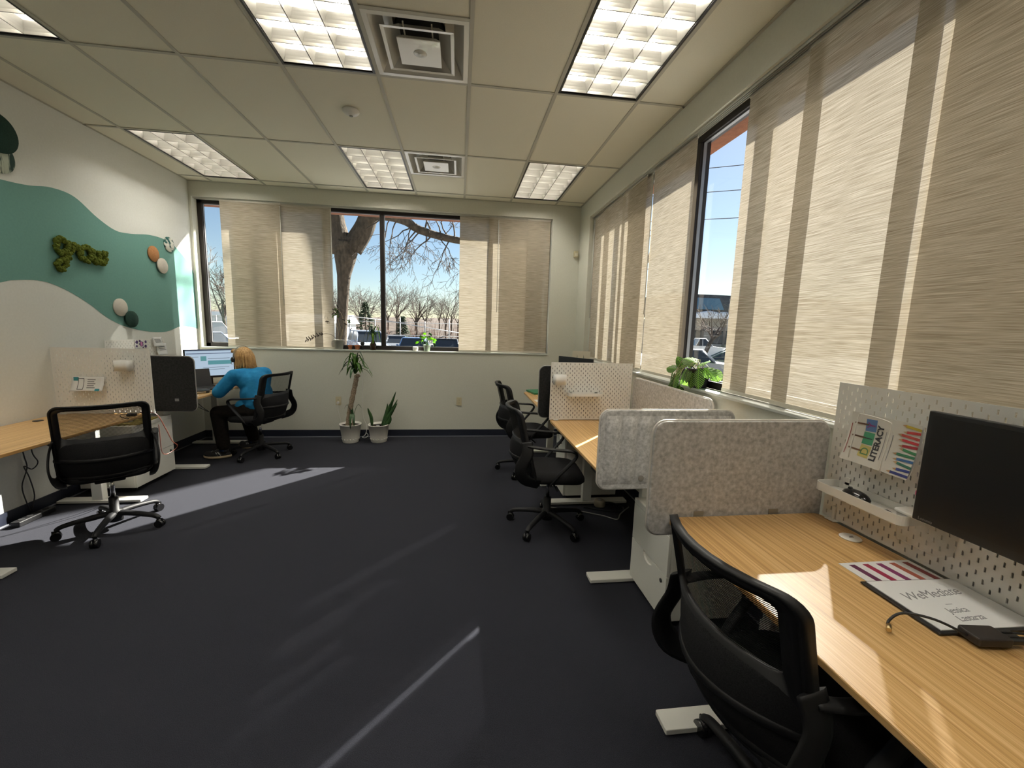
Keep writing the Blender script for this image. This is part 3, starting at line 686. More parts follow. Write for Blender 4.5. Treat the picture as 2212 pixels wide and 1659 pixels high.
# ------------------------------------------------------------------ office chair (front = +Y)
def office_chair(label, loc, rz):
    t = thing('office_chair', label, 'chair', loc, rz, 'black mesh office chairs')
    rb = .30
    for k in range(5):
        a = 2*PI*k/5+.3
        lg = MB()
        pts = spline([(0, .03, .115), (0, .12, .112), (0, rb-.04, .092), (0, rb, .07)], 4)
        lg.tube(pts, [.026-.010*i/(len(pts)-1) for i in range(len(pts))], 8, flat=(.85, 1))
        lg = lg.build('base_leg', mat('base_black', (.008, .008, .009), .55, spec=.25), t); lg.rotation_euler = (0, 0, a)
        c = MB()
        for s in (-1, 1): c.lathe([(0, -.009), (.022, -.009), (.027, -.005), (.027, .005), (.022, .009), (0, .009)], 14)
        cm = MB()
        for s in (-1, 1):
            cm.cyl((s*.012-.009, rb, .0285), (s*.012+.009, rb, .0285), .0283, n=16)
        cm.box(-.004, .004, rb-.02, rb+.02, .02, .068).ell((0, rb-.004, .045), (.018, .024, .022), 10, 6)
        cm.build('caster', M_blackg, lg)
    MB().lathe([(0, .06), (.045, .06), (.047, .10), (.042, .135), (.028, .14), (.028, .235), (.024, .24), (0, .24)], 20).build('hub', M_cblack, t)
    MB().cyl((0, 0, .24), (0, 0, .40), .014, n=16).build('gas_lift', M_chrome, t)
    MB().box(-.08, .08, -.12, .09, .385, .415).build('mechanism', M_cblack, t, bevel=.008)
    MB().tube([(.05, .0, .40), (.18, .02, .395), (.24, .03, .385)], .006, 8).build('lever', M_cblack, t)
    # seat
    def seat(u, v):
        a = 2*PI*u; k = .62
        return a
    mb = MB(); n = 32; prof = [(0, .418), (.80, .418), (.93, .424), (1., .445), (1., .465), (.94, .486), (.75, .497), (.4, .494), (0, .490)]
    vs = []; fs = []
    for r, z in prof:
        for j in range(n):
            a = 2*PI*j/n; c_, s_ = math.cos(a), math.sin(a); e = .45
            x = .245*r*math.copysign(abs(c_)**e, c_); y = .235*r*math.copysign(abs(s_)**e, s_)
            vs.append((x*(1-.08*(y < 0)*abs(y)/.235), y+.02, z-(.018*(max(0, y)/.235)**3)))
    for i in range(len(prof)-1):
        for j in range(n): fs.append((i*n+j, i*n+(j+1) % n, (i+1)*n+(j+1) % n, (i+1)*n+j))
    mb.add(vs, fs, True).build('seat', M_seatf, t)
    # back
    def by(x, z): return -.225-.11*((z-.5)/.46)+.075*(x/.23)**2
    def hw(z): return .25-.012*((z-.46)/.5)
    zt, zm, zl = .955, .735, .455
    MB().grid(lambda u, v: Vector(((2*u-1)*(hw(zm+(zt-zm)*v)-.02), by((2*u-1)*hw(.8), zm+(zt-zm)*v), zm+(zt-zm)*v)), 14, 8).build('mesh_back', M_mesh, t)
    # frame: one moulded ring round the mesh
    def ring(outer, inner, th, nm):
        n = len(outer); mb = MB(); R = []
        for P, dy in ((outer, -th), (outer, th), (inner, th), (inner, -th)): R.append([(x, by(x, z)+dy, z) for x, z in P])
        mb.add([v for r in R for v in r], [(k*n+i, k*n+(i+1) % n, ((k+1) % 4)*n+(i+1) % n, ((k+1) % 4)*n+i) for k in range(4) for i in range(n)], True)
        mb.build(nm, M_cblack, t)
    def rr(x0, z0, z1, r, n=6):
        P = rrect(-x0, x0, z0, z1, r, n); out = []
        for i in range(len(P)):
            p, q = P[i], P[(i+1) % len(P)]; m_ = max(1, int(math.dist(p, q)/.05))
            for k in range(m_): out.append((p[0]+(q[0]-p[0])*k/m_, p[1]+(q[1]-p[1])*k/m_))
        return out
    ou = rr(hw(.9), .43, zt+.014, .05); 
    inn = [(x*(hw(.9)-.042)/hw(.9), zm+.012+(z-.43)*(zt-.012-zm-.012)/(zt+.014-.43)) for x, z in ou]
    ring([(x*(1+.02*(z < .7)), z) for x, z in ou], inn, .011, 'back_frame')
    ring([(x*1.012, z) for x, z in rr(hw(.9), .44, zt+.018, .052)], [(x*.985, z) for x, z in rr(hw(.9)-.004, .445, zt+.008, .048)], .015, 'frame_rim')
    # lower lumbar shell
    def sh(u, v):
        x = (2*u-1)*hw(.6); z = zl+(zm-zl)*v
        return Vector((x, by(x, z)-.055*math.sin(PI*v)**.8*(1-(x/.24)**2), z))
    MB().grid(sh, 14, 10).build('lumbar_shell', M_seatf, t, solid=.006)
    for z in (.60, .47):
        P = [(x, by(x, z)-.004-.055*max(0., math.sin(PI*(z-zl)/(zm-zl)))**.8*(1-(x/.24)**2), z) for x in [(-1+2*i/12)*hw(z) for i in range(13)]]
        MB().tube(P, .013, 8, flat=(1.1, .6)).build('lumbar_rail', M_cblack, t)
    for s in (-1, 1):
        x = s*.262
        P = spline([(s*.238, by(.235, .70), .715), (s*.258, -.10, .705), (x, .02, .695), (x, .125, .685), (x, .155, .655), (x*.99, .12, .60), (s*.25, .03, .50), (s*.225, -.02, .425), (s*.16, -.02, .405)], 5)
        rad = [.017]*len(P)
        MB().tube(P, rad, 10, flat=(.62, 1.25)).build('armrest', M_cblack, t)
        W = spline([(s*.238, by(.235, .74), .745), (s*.262, -.20, .66), (s*.268, -.245, .56), (s*.255, -.21, .47), (s*.22, -.10, .425)], 5)
        MB().tube(W, .020, 8, flat=(.32, 2.1)).build('side_wing', M_cblack, t)
    return t
CH = office_chair('black mesh office chair at the empty desk under the moss word', (-2.545, 3.215, 0), math.radians(35))
dup(CH, (.655, 3.03, 0), -PI/2-math.radians(4), 'black mesh office chair at the desk whose pegboard has a shelf')
dup(CH, (.68, 4.28, 0), -PI/2+math.radians(6), 'black mesh office chair in the far corner, behind another chair')
dup(CH, (.934, 1.0, 0), -PI/2+math.radians(6), 'black mesh office chair pushed to the desk with the booklet pegboard')
dup(CH, (-2.31, 4.965, 0), math.radians(74), 'black mesh office chair the person in blue sits on')
# ------------------------------------------------------------------ screens
def monitor(label, loc, rz, w, h, zc, tilt=0., brand=None, screen=None, base=True, arm=False):
    # screen faces local -Y
    t = thing('computer_monitor', label, 'monitor', loc, rz)
    MB().box(-w/2, w/2, 0, .018, zc-h/2, zc+h/2).box(-w/2+.05, w/2-.05, .018, .04, zc-h/2+.05, zc+h/2-.06).build('casing', M_black, t, bevel=.003)
    sc = MB().box(-w/2+.014, w/2-.014, -.0008, 0, zc-h/2+.026, zc+h/2-.014).build('screen', screen or mat('screen_off', (.006, .006, .007), .28), t)
    if arm:
        MB().cyl((.19, .07, 0), (.19, .07, zc), .014, n=14).box(-.04, .204, .055, .075, zc-.02, zc+.02).box(-.04, .04, .04, .056, zc-.04, zc+.04).build('mount_arm', M_black, t)
        MB().box(.15, .23, .02, .085, 0, .01).build('mount_clamp', M_black, t, bevel=.002)
    else:
        MB().box(-.03, .03, .04, .06, .012, zc).build('stand_neck', M_black, t, bevel=.004)
        MB().prism(rrect(-.11, .11, -.06, .13, .03), 0, .012).build('stand_base', M_black, t, bevel=.003)
    if brand: text_mesh(brand, .0135, mat('brand_grey', (.16, .16, .16), .5), t, (-w/2+.018, -.0006, zc-h/2+.007), (PI/2, 0, 0), 'brand_text')
    return t, sc
monitor('black switched-off monitor in front of the booklet pegboard', (1.43, .805, .7775), -PI/2, .60, .36, .370, brand='Lenovo', arm=True)
M_scr = mat('screen_lit', (.02, .02, .02), .3, emit=(.55, .70, .86), es=.75)
mt, sc = monitor('lit monitor on the desk of the person in blue', (-3.025, 5.39, .7455), math.atan2(.38, .35), .52, .345, .265, screen=M_scr)
def ui(x0, x1, z0, z1, nm, col, es, name):
    MB().box(-.246+x0*.492, -.246+x1*.492, -.0014-.0004*nm, -.0009, .2655-.1465+.012+z0*.305, .2655-.1465+.012+z1*.305).build(name, mat('ui_%s' % name, (.02, .02, .02), .4, emit=col, es=es), sc)
ui(0, 1, .95, 1, 0, (.06, .09, .16), .5, 'title_bar'); ui(.02, .98, .83, .855, 0, (.05, .08, .22), .5, 'menu_line'); ui(.30, .42, .55, .74, 0, (.16, .45, .48), .6, 'picture_block'); ui(.45, .95, .40, .56, 0, (.15, .45, .50), .6, 'banner_block')
ui(.45, .92, .63, .65, 0, (.2, .27, .36), .5, 'text_line'); ui(.34, .9, .28, .295, 0, (.2, .27, .36), .5, 'text_line'); ui(.34, .8, .20, .215, 0, (.2, .27, .36), .5, 'text_line'); ui(.02, .26, .70, .715, 0, (.2, .27, .36), .5, 'text_line')
t = monitor('dark monitor on the far corner desk, behind the shelf pegboard', (1.18, 4.28, .7505), math.radians(-60), .50, .33, .335)[0]
# laptop and papers on the person's desk
t = thing('laptop', 'open black laptop in front of the lit monitor', 'laptop', (-2.965, 5.05, .746), math.radians(48))
MB().prism(rrect(-.16, .16, -.11, .11, .012), 0, .016).build('base', M_black, t, bevel=.002)
k = MB()
for i in range(11):
    for j in range(4): k.box(-.135+i*.0248, -.135+i*.0248+.021, -.01+j*.024, -.01+j*.024+.020, .0162, .018)
k.build('keyboard', mat('key_black', (.02, .02, .022), .5), t)
MB().box(-.045, .045, -.095, -.035, .0162, .0168).build('touchpad', mat('pad_grey', (.05, .05, .055), .3), t)
l = MB().box(-.16, .16, 0, .008, 0, .215).build('lid', M_black, t, bevel=.002); l.location = (0, .108, .014); l.rotation_euler = (math.radians(-18), 0, 0)
t = thing('laptop_dock', 'black dock box lying beside the laptop', 'dock', (-2.83, 4.83, .746), math.radians(20))
MB().prism(rrect(-.075, .075, -.05, .05, .01), 0, .03).build('case', M_black, t, bevel=.003); MB().box(-.05, .05, -.0515, -.0505, .008, .018).build('port_strip', M_chrome, t)
def sheet(name, label, cat, loc, rz, w, h, m, th=.0012, group=None):
    o = MB().box(-w/2, w/2, -h/2, h/2, 0, th).build(name, m); o.location = loc; o.rotation_euler = (0, 0, rz); return tag(o, label, cat, group)
sheet('paper_sheet', 'white paper at the front edge of the person\'s desk', 'paper', (-2.83, 4.52, .7457), .3, .21, .29, M_paper)
sheet('folder', 'pale teal folder on the person\'s desk beside the papers', 'folder', (-2.84, 4.80, .7472), .9, .22, .30, mat('teal_card', (.25, .48, .45), .7), .004).location = (-3.06, 4.70, .7459)
t = thing('sticky_notepad', 'yellow note pad on the corner of the person\'s desk', 'notepad', (-2.745, 4.40, .7455))
MB().box(-.035, .035, -.05, .05, 0, .012).build('pad', mat('note_yellow', (.75, .55, .22), .7), t); MB().box(-.035, .035, .04, .05, .0121, .0135).build('binding', mat('note_binding', (.5, .35, .1), .7), t)
# pinned things on the L2 and L1 pegboards
t = thing('pinned_card', 'purple and white patterned card on the pegboard by the cream wall', 'card', (-3.294, 4.71, 1.27))
MB().box(0, .001, -.085, .085, -.04, .045).build('card', mat('card_white', (.75, .74, .70), .6), t)
pm = mat('card_purple', (.06, .03, .12), .6); pk = mat('card_pink', (.55, .20, .38), .6)
for y, z, w in [(-.06, .02, .022), (-.065, -.02, .015), (.0, .0, .034), (.06, .02, .018), (.055, -.025, .02), (-.02, .03, .015), (.02, -.035, .012)]: MB().prism([(y+w*math.cos(i*PI/5)*(1 if i % 2 else .7), z+w*math.sin(i*PI/5)*.8) for i in range(10)], .0011, .0014, 'X').build('blot', pm, t)
MB().prism(rrect(-.014, .014, -.02, .02, .008), .0015, .0018, 'X').build('pink_patch', pk, t)
for y, z, w, h, lab_ in [(4.93, 1.285, .14, .10, 'upper white note curling off the pegboard, beside the purple card'), (4.985, 1.20, .15, .13, 'lower white note curling off the pegboard, under another note')]:
    t = thing('pinned_note', lab_, 'note', (-3.290, y, z), group='notes pinned by the cream wall')
    MB().grid(lambda u, v: Vector((.003+.015*(1-v)**2, (u-.5)*w, (v-.5)*h)), 4, 6).build('page', M_paper, t, solid=.0006)
    for q in range(3): MB().box(.0075+.006*q, .0078+.006*q, -w*.35, w*.3, h*(.22-.13*q)-.004, h*(.22-.13*q)+.003).build('text_line', mat('ink_grey', (.25, .25, .25), .7), t)
t = thing('pinned_flyer', 'white flyer with a phone outline and teal corner on the pegboard', 'flyer', (-3.065, 3.775, .99))
MB().grid(lambda u, v: Vector(((u-.5)*.235, -.004-.035*(1-v)**2-.012*(u-.5)**2, (v-.5)*.115)), 8, 8).build('page', M_paper, t, solid=.0006)
def fl(x0, x1, z0, z1, m, nm): MB().grid(lambda u, v: Vector((x0+(x1-x0)*u, -.0052-.035*(.5-(z0+(z1-z0)*v)/.115)**2-.012*((x0+(x1-x0)*u)/.235)**2, z0+(z1-z0)*v)), 3, 4).build(nm, m, t)
mtl = mat('print_teal', (.03, .22, .25), .6); mgr = MATS['ink_grey']
fl(-.105, -.068, .025, .055, mtl, 'teal_corner'); fl(.06, .095, -.056, -.038, mtl, 'teal_corner')
for a in ((-.072, -.068, -.045, .045), (-.032, -.028, -.045, .045), (-.072, -.028, .041, .045), (-.072, -.028, -.045, -.041)): fl(*a, M_ink, 'phone_outline')
for i in range(5): fl(-.005, .055-.01*(i % 2), .03-.016*i, .038-.016*i, mgr, 'text_line')
# far corner desk items
t = thing('tree_print_card', 'white card with small tree sketches standing on the far corner desk', 'card', (1.46, 4.98, .7505), math.radians(-25))
MB().box(-.11, .11, 0, .006, .0, .53).build('board', mat('card_cream', (.66, .63, .52), .7), t)
for x in (-.05, .03): MB().prism([(x-.02, .40), (x+.02, .40), (x+.006, .44), (x, .49), (x-.006, .44)], -.0008, 0, 'Y').build('tree_print', mat('print_grey_green', (.22, .25, .20), .7), t)
MB().prism([(.06, .39), (.10, .39), (.10, .41), (.06, .405)], -.0008, 0, 'Y').build('orange_print', mat('print_orange', (.7, .35, .05), .7), t)
for i, (x, y, rz, lab, m, th) in enumerate([(.93, 5.00, .2, 'green book on the far corner desk', mat('book_green', (.02, .16, .07), .5), .022), (1.0, 4.72, -.15, 'stack of white papers beside the green book in the corner', M_paper, .012), (.90, 4.36, .1, 'white paper at the front edge of the far corner desk', M_paper, .003), (1.12, 4.95, .1, 'white pad behind the green book in the corner', mat('pad_cream', (.7, .66, .5), .7), .03)]):
    t = thing(['book', 'paper_stack', 'paper_sheet', 'writing_pad'][i], lab, ['book', 'paper', 'paper', 'notepad'][i], (x, y, .7503), rz)
    MB().box(-.10, .10, -.14, .14, 0, th).build('cover' if i == 0 else 'pages', m, t, bevel=.001)
    if i == 0: MB().box(-.096, .1005, -.137, .137, .003, th-.003).build('pages', M_paper, t)
# near desk: papers, folder, hub, mouse, booklet
zt = .7775
t = thing('striped_sheet', 'white sheet with red and purple stripes on the near desk', 'paper', (1.385, 1.06, zt))
MB().box(-.135, .14, -.105, .105, 0, .002).build('page', M_paper, t)
for i, c_ in enumerate([(.09, .012, .05), (.30, .02, .06), (.16, .02, .09), (.32, .08, .05), (.28, .06, .06)]):
    x = -.098+i*.052; MB().prism([(x, -.10), (x+.022, -.10), (x+.012, .092), (x-.010, .092)], .0021, .0024).build('stripe', mat('stripe_%d' % i, c_, .6), t)
t = thing('folder', 'black folder with a printed white page on the near desk', 'folder', (1.372, .94, zt+.0026), math.radians(-2))
MB().box(-.158, .158, -.115, .112, 0, .005).build('cover', M_black, t, bevel=.001)
pg = MB().box(-.143, .156, -.105, .106, .0051, .0075).build('page', M_paper, t)
text_mesh('WeMediate', .047, MATS['ink_grey'], pg, (-.105, .012, .0077), (0, 0, math.radians(6)), shear=.35, spacing=.93)
MB().box(-.01, .012, -.010, -.0085, .0076, .0078).build('printed_dash', MATS['ink_grey'], pg)
text_mesh('Jessica', .030, MATS['ink_grey'], pg, (-.038, -.046, .0077), (0, 0, math.radians(4)), shear=.15, spacing=.9)
text_mesh('Lastarza', .030, MATS['ink_grey'], pg, (-.046, -.078, .0077), (0, 0, math.radians(4)), shear=.15, spacing=.9)
t = thing('usb_hub', 'black hub box with cable plugs lying on the folder', 'usb hub', (1.30, .80, zt+.009), math.radians(-8))
hb = MB().prism(rrect(-.045, .045, -.028, .028, .008), 0, .022).build('case', mat('hub_brown_black', (.018, .014, .012), .55), t, bevel=.004)
MB().tube(spline([(-.045, .0, .012), (-.10, .03, .03), (-.16, .055, .028), (-.205, .045, .012), (-.225, .022, .004)], 6), .0035, 8).build('cable', M_black, t)
MB().tube([(-.214, .034, .0065), (-.228, .018, .004)], .006, 10).build('cable_tip', mat('brass', (.55, .42, .22), .35, 1.), t)
for i, y in enumerate((-.016, .0, .016)):
    MB().box(.046, .085, y-.006, y+.006, .004, .016).build('plug', M_black, t, bevel=.002)
    MB().tube(spline([(.085, y, .010), (.12, y-.005, .012), (.17, y-.02+.01*i, .006), (.24, y-.03+.02*i, .004)], 4), .003, 6).build('lead', M_black, t)
t = thing('computer_mouse', 'black computer mouse in the white tray shelf', 'mouse', (1.475, 1.335, .9295), math.radians(84))
MB().ell((0, 0, .012), (.058, .030, .026)).build('shell', M_blackg, t); MB().cyl((.03, -.004, .033), (.03, .004, .033), .008, n=12).build('wheel', M_black, t)
t.children[0].data.transform(Matrix.Scale(1, 4))
for v in t.children[0].data.vertices: v.co.z = max(v.co.z, 0)
t = thing('cable_adapter', 'small metal cable adapter in the white tray shelf', 'adapter', (1.465, 1.195, .9295), math.radians(70))
MB().cyl((-.016, 0, .007), (.0, 0, .007), .007, n=12).build('metal_tip', M_chrome, t); MB().box(.0, .03, -.007, .007, .001, .012).build('plug_body', M_black, t, bevel=.002)
t = thing('clear_container', 'clear plastic container with a white lid on the near pegboard', 'container', (1.5385, 1.105, .865), -PI/2)
w, d, h = .15, .085, .095
P = rrect(-w/2, w/2, -d, -.001, .018); n = len(P)
MB().add([(a*.86, b*.9-.004, 0) for a, b in P]+[(a, b, h) for a, b in P], [(i, (i+1) % n, n+(i+1) % n, n+i) for i in range(n)]+[tuple(range(n))[::-1]], True).build('tub', M_clear, t, solid=.002)
MB().prism(rrect(-w/2-.004, w/2+.004, -d-.006, 0, .02), h, h+.010).build('lid', M_white, t, bevel=.003)
t = thing('putty_can', 'yellow can with a pink lid standing on the clear container', 'can', (1.492, 1.115, .9755))
MB().lathe([(0, 0), (.027, 0), (.027, .058), (0, .058)], 24).build('can', mat('can_yellow', (.75, .42, .04), .45), t)
MB().lathe([(0, .058), (.030, .0581), (.030, .070), (.027, .073), (0, .073)], 24).build('lid', mat('lid_pink', (.80, .04, .20), .4), t)
for i in range(5):
    a = math.radians(150+18*i); MB().ell((.0272*math.cos(a), .0272*math.sin(a), .035+.008*math.sin(i*2)), (.003, .003, .008), 6, 4).build('print_mark', M_ink, t)
t = thing('booklet', 'printed booklet titled DIY Literacy held sideways on the near pegboard', 'booklet', (0, 0, 0))
# local x -> up, local y -> +Y (left in view), local z -> towards the room (-X)
t.matrix_world = Matrix(((0, 0, -1, 1.508), (0, 1, 0, 1.297), (1, 0, 0, 1.165), (0, 0, 0, 1)))
bw, bh = .19, .252
def bend(x, y): return .032*(.5-x/bw)**2+.010*(y/bh)**2*2
def bpatch(poly_fn, nu, nv, off, m, nm, par):
    return MB().grid(lambda u, v: (lambda p: Vector((p[0], p[1], bend(*p)+off)))(poly_fn(u, v)), nu, nv).build(nm, m, par)
def rectf(x0, x1, y0, y1, rot=0.):
    cx, cy = (x0+x1)/2, (y0+y1)/2
    def f(u, v):
        a, b = x0+(x1-x0)*u-cx, y0+(y1-y0)*v-cy; return (cx+a*math.cos(rot)-b*math.sin(rot), cy+a*math.sin(rot)+b*math.cos(rot))
    return f
bpatch(rectf(-bw/2, bw/2, -bh/2, bh/2), 10, 12, 0, mat('booklet_cover', (.70, .68, .62), .45), 'cover', t)
bpatch(rectf(-bw/2-.002, bw/2-.003, -bh/2-.003, bh/2-.004), 10, 12, -.004, M_paper, 'inner_pages', t)
for i, (x, c_, ch, cc) in enumerate([(-.045, (.55, .47, .16), 'D', (.08, .20, .08)), (.005, (.05, .25, .13), 'I', (.02, .05, .04)), (.055, (.10, .20, .42), 'Y', (.28, .05, .22))]):
    cr = bpatch(rectf(x-.023, x+.023, .026, .066, .06*(i-1)), 4, 4, .0008, mat('letter_card_%d' % i, c_, .6), 'letter_card', t)
    peg = bpatch(rectf(x-.003, x+.003, .055, .108, .03*(i-1)), 2, 4, .0012, mat('clothes_peg', (.12, .06, .03), .6), 'peg_print', t)
    tm = text_mesh(ch, .042, mat('card_ink_%d' % i, cc, .6), t, (0, 0, 0), (0, 0, 0), 'letter', align='CENTER')
    for v in tm.data.vertices: v.co = Vector((v.co.x+x, v.co.y+.031, bend(v.co.x+x, v.co.y+.031)+.0014+v.co.z))
def btext(s, size, x, y, m):
    tm = text_mesh(s, size, m, t, (0, 0, 0), (0, 0, 0), bold=.0011)
    for v in tm.data.vertices: v.co = Vector((v.co.x+x, v.co.y+y, bend(v.co.x+x, v.co.y+y)+.0010+v.co.z))
btext('LITERACY', .030, -.072, .000, M_ink)
for y, a, b in ((-.014, -.06, .045), (-.026, -.05, .035), (-.038, -.055, .04)): bpatch(rectf(a, b, y, y+.0025), 6, 1, .0009, MATS['ink_grey'], 'text_line', t)
bpatch(rectf(-.07, .05, .116, .119), 6, 1, .0009, mat('ink_red', (.25, .05, .04), .6), 'text_line', t)
pc = [(.02, .03, .16), (.02, .04, .2), (.03, .14, .10), (.04, .12, .30), (.03, .16, .08), (.05, .22, .09), (.30, .02, .03), (.42, .03, .04), (.40, .05, .04), (.45, .04, .04), (.5, .38, .04)]
for i, c_ in enumerate(pc):
    x = -.085+.0165*i; y1 = -.052-.016*((i*7) % 4)/3; rot = .10*math.sin(i*2.3)
    m_ = mat('pencil_%d' % i, c_, .5)
    pb = bpatch(rectf(x-.0045, x+.0045, -.127, y1-.012, rot), 2, 5, .0009+.0001*i, m_, 'pencil_print', t)
    bpatch(lambda u, v, x=x, y1=y1, rot=rot: (x-math.sin(rot)*(y1+.012+.09)*.9+(2*u-1)*.0045*(1-v), y1-.013+.014*v), 2, 2, .001+.0001*i, mat('pencil_wood', (.45, .28, .14), .6), 'pencil_tip', pb)
t = thing('wire_holder', 'white wire holder clasping the booklet to the near pegboard', 'holder', (1.538, 1.325, 1.17))
P = [(-.032+.0, .068, -.10), (-.060, .066, -.09), (-.052, .064, 0), (-.045, .062, .075), (-.045, .045, .088), (-.045, -.045, .082), (-.045, -.062, .065), (-.052, -.062, 0), (-.066, -.064, -.10), (-.03, -.066, -.10)]
MB().tube(spline(P, 5), .0022, 6).build('wire_loop', M_white, t)
MB().tube([(-.03, .068, -.10), (-.002, .068, -.10)], .0022, 6).tube([(-.03, -.066, -.10), (-.002, -.066, -.10)], .0022, 6).build('wire_arm', M_white, t)
# ------------------------------------------------------------------ cables
def cable(name, label, pts, r, m, cat='cable'):
    o = MB().tube(spline(pts, 6), r, 6).build(name, m); return tag(o, label, cat)
M_cgrey = mat('cable_grey', (.30, .29, .27), .5); M_cred = mat('cable_copper', (.10, .022, .010), .35)
cable('charging_cable', 'reddish cable looping down from the desk under the moss word', [(-2.70, 3.765, .750), (-2.60, 3.79, .735), (-2.57, 3.84, .60), (-2.575, 3.92, .46), (-2.58, 3.99, .40), (-2.60, 3.97, .36), (-2.61, 3.88, .35), (-2.60, 3.82, .40), (-2.59, 3.80, .52), (-2.585, 3.79, .64)], .0032, M_cred)
cable('power_cable', 'thin dark cable under the desk by the cream wall', [(-3.24, 3.40, .722), (-3.27, 3.41, .60), (-3.30, 3.45, .48), (-3.31, 3.47, .38), (-3.312, 3.42, .25), (-3.312, 3.44, .10), (-3.312, 3.46, .004)], .004, M_black)
cable('power_cable', 'second thin dark cable under the desk, with a small loop', [(-3.25, 3.46, .722), (-3.29, 3.50, .50), (-3.305, 3.55, .40), (-3.305, 3.50, .36), (-3.31, 3.45, .40), (-3.312, 3.48, .30), (-3.312, 3.50, .15), (-3.312, 3.47, .05), (-3.312, 3.49, .004)], .004, M_black)
cable('power_cable', 'black cable hanging under the charcoal divider by the person', [(-2.75, 4.55, .722), (-2.70, 4.62, .62), (-2.72, 4.75, .55), (-2.85, 4.82, .58), (-2.95, 4.86, .62), (-3.0, 4.9, .722)], .003, M_black)
cable('floor_cable', 'grey cable running across the carpet from the white cabinet', [(.72, 3.36, .005), (.85, 3.31, .005), (.95, 3.27, .005), (1.05, 3.22, .005), (1.18, 3.14, .005), (1.26, 3.08, .005), (1.33, 3.18, .005), (1.44, 3.27, .02)], .005, M_cgrey)
cable('floor_cable', 'dark looped cable on the carpet under the shelf pegboard desk', [(1.05, 3.33, .006), (1.2, 3.25, .006), (1.35, 3.23, .006), (1.40, 3.30, .006), (1.33, 3.36, .02), (1.2, 3.36, .03)], .006, M_black)
t = thing('power_brick', 'round tan cable winder on the carpet against the desk foot', 'cable winder', (1.205, 3.355, 0))
MB().lathe([(0, 0), (.045, 0), (.05, .01), (.05, .045), (.04, .055), (0, .055)], 24).build('case', mat('tan_plastic', (.28, .24, .17), .5), t); MB().lathe([(0, .0555), (.02, .0555), (.02, .060), (0, .060)], 18).build('knob', M_cgrey, t)
t = thing('wall_phone_stub', 'black power strip on the floor edge under the empty desk', 'power strip', (-3.24, 3.40, 0), PI/2)
t.name = 'power_strip'
MB().box(-.14, .14, -.03, .03, 0, .04).build('case', M_black, t, bevel=.006)
for i in range(4): MB().cyl((-.09+.06*i, 0, .04), (-.09+.06*i, 0, .042), .018, n=16).build('socket', M_dark, t)

sheet('folder', 'olive yellow folder lying on the white cabinet by the mural wall', 'folder', (-2.98, 4.07, .6005), .15, .24, .30, mat('olive_card', (.26, .20, .05), .7), .012)
t = thing('charger', 'black charger with a lead at the end of the empty desk', 'charger', (-2.72, 3.70, .7355), .3)
MB().box(-.03, .03, -.02, .02, 0, .022).build('case', M_black, t, bevel=.004); MB().tube(spline([(-.03, 0, .01), (-.06, -.03, .02), (-.03, -.10, .01), (.02, -.12, .004)], 5), .003, 6).build('lead', M_black, t)
# ================================================================== PLANTS
def blade(pts, w, m, parent, name='leaf', fold=.25, nv=10, up=(0, 0, 1), prof=None):
    P = spline(pts, max(2, nv//(len(pts)-1))); k = len(P); mb = MB(); vs = []; fs = []
    for i in range(k):
        t = i/(k-1); d = (P[min(i+1, k-1)]-P[max(i-1, 0)]).normalized()
        s = d.cross(Vector(up)); s = s.normalized() if s.length > 1e-4 else Vector((1, 0, 0)); n = s.cross(d)
        ww = w*(prof(t) if prof else (math.sin(PI*min(1, .18+.82*t))**.7 if t < 1 else 0))+.0006
        for q in (-1, -.5, 0, .5, 1): vs.append(P[i]+s*(ww*q)+n*(abs(q)*ww*fold))
    for i in range(k-1):
        for j in range(4): fs.append((i*5+j, i*5+j+1, (i+1)*5+j+1, (i+1)*5+j))
    return mb.add(vs, fs, True).build(name, m, parent, solid=.0008)
def pot(parent, r0, r1, h, m, ribs=0, band=True):
    MB().lathe([(0, 0), (r0*.96, 0), (r0, .006), (r0+(r1-r0)*.2, h*.2), (r1, h-.012), (r1+.006, h-.010), (r1+.006, h), (r1-.004, h), (r1-.008, h-.03), (0, h-.03)], 48, rib=.012 if ribs else 0, ribn=ribs).build('pot', m, parent)
    MB().lathe([(0, h-.025), (r1-.009, h-.025)], 24).build('soil', M_soil, parent)
    if band:
        for i in range(18):
            a = 2*PI*i/18; z = h*.2
            r = r0+(r1-r0)*.2+.001
            MB().ell((r*math.cos(a), r*math.sin(a), z), (.006, .006, .009), 6, 4).build('band_bead', m, parent)
M_bark = noisy('cane_bark', (.16, .115, .075), (.42, .33, .24), (60, 60, 90), .95, 1., 5, bdist=.006)
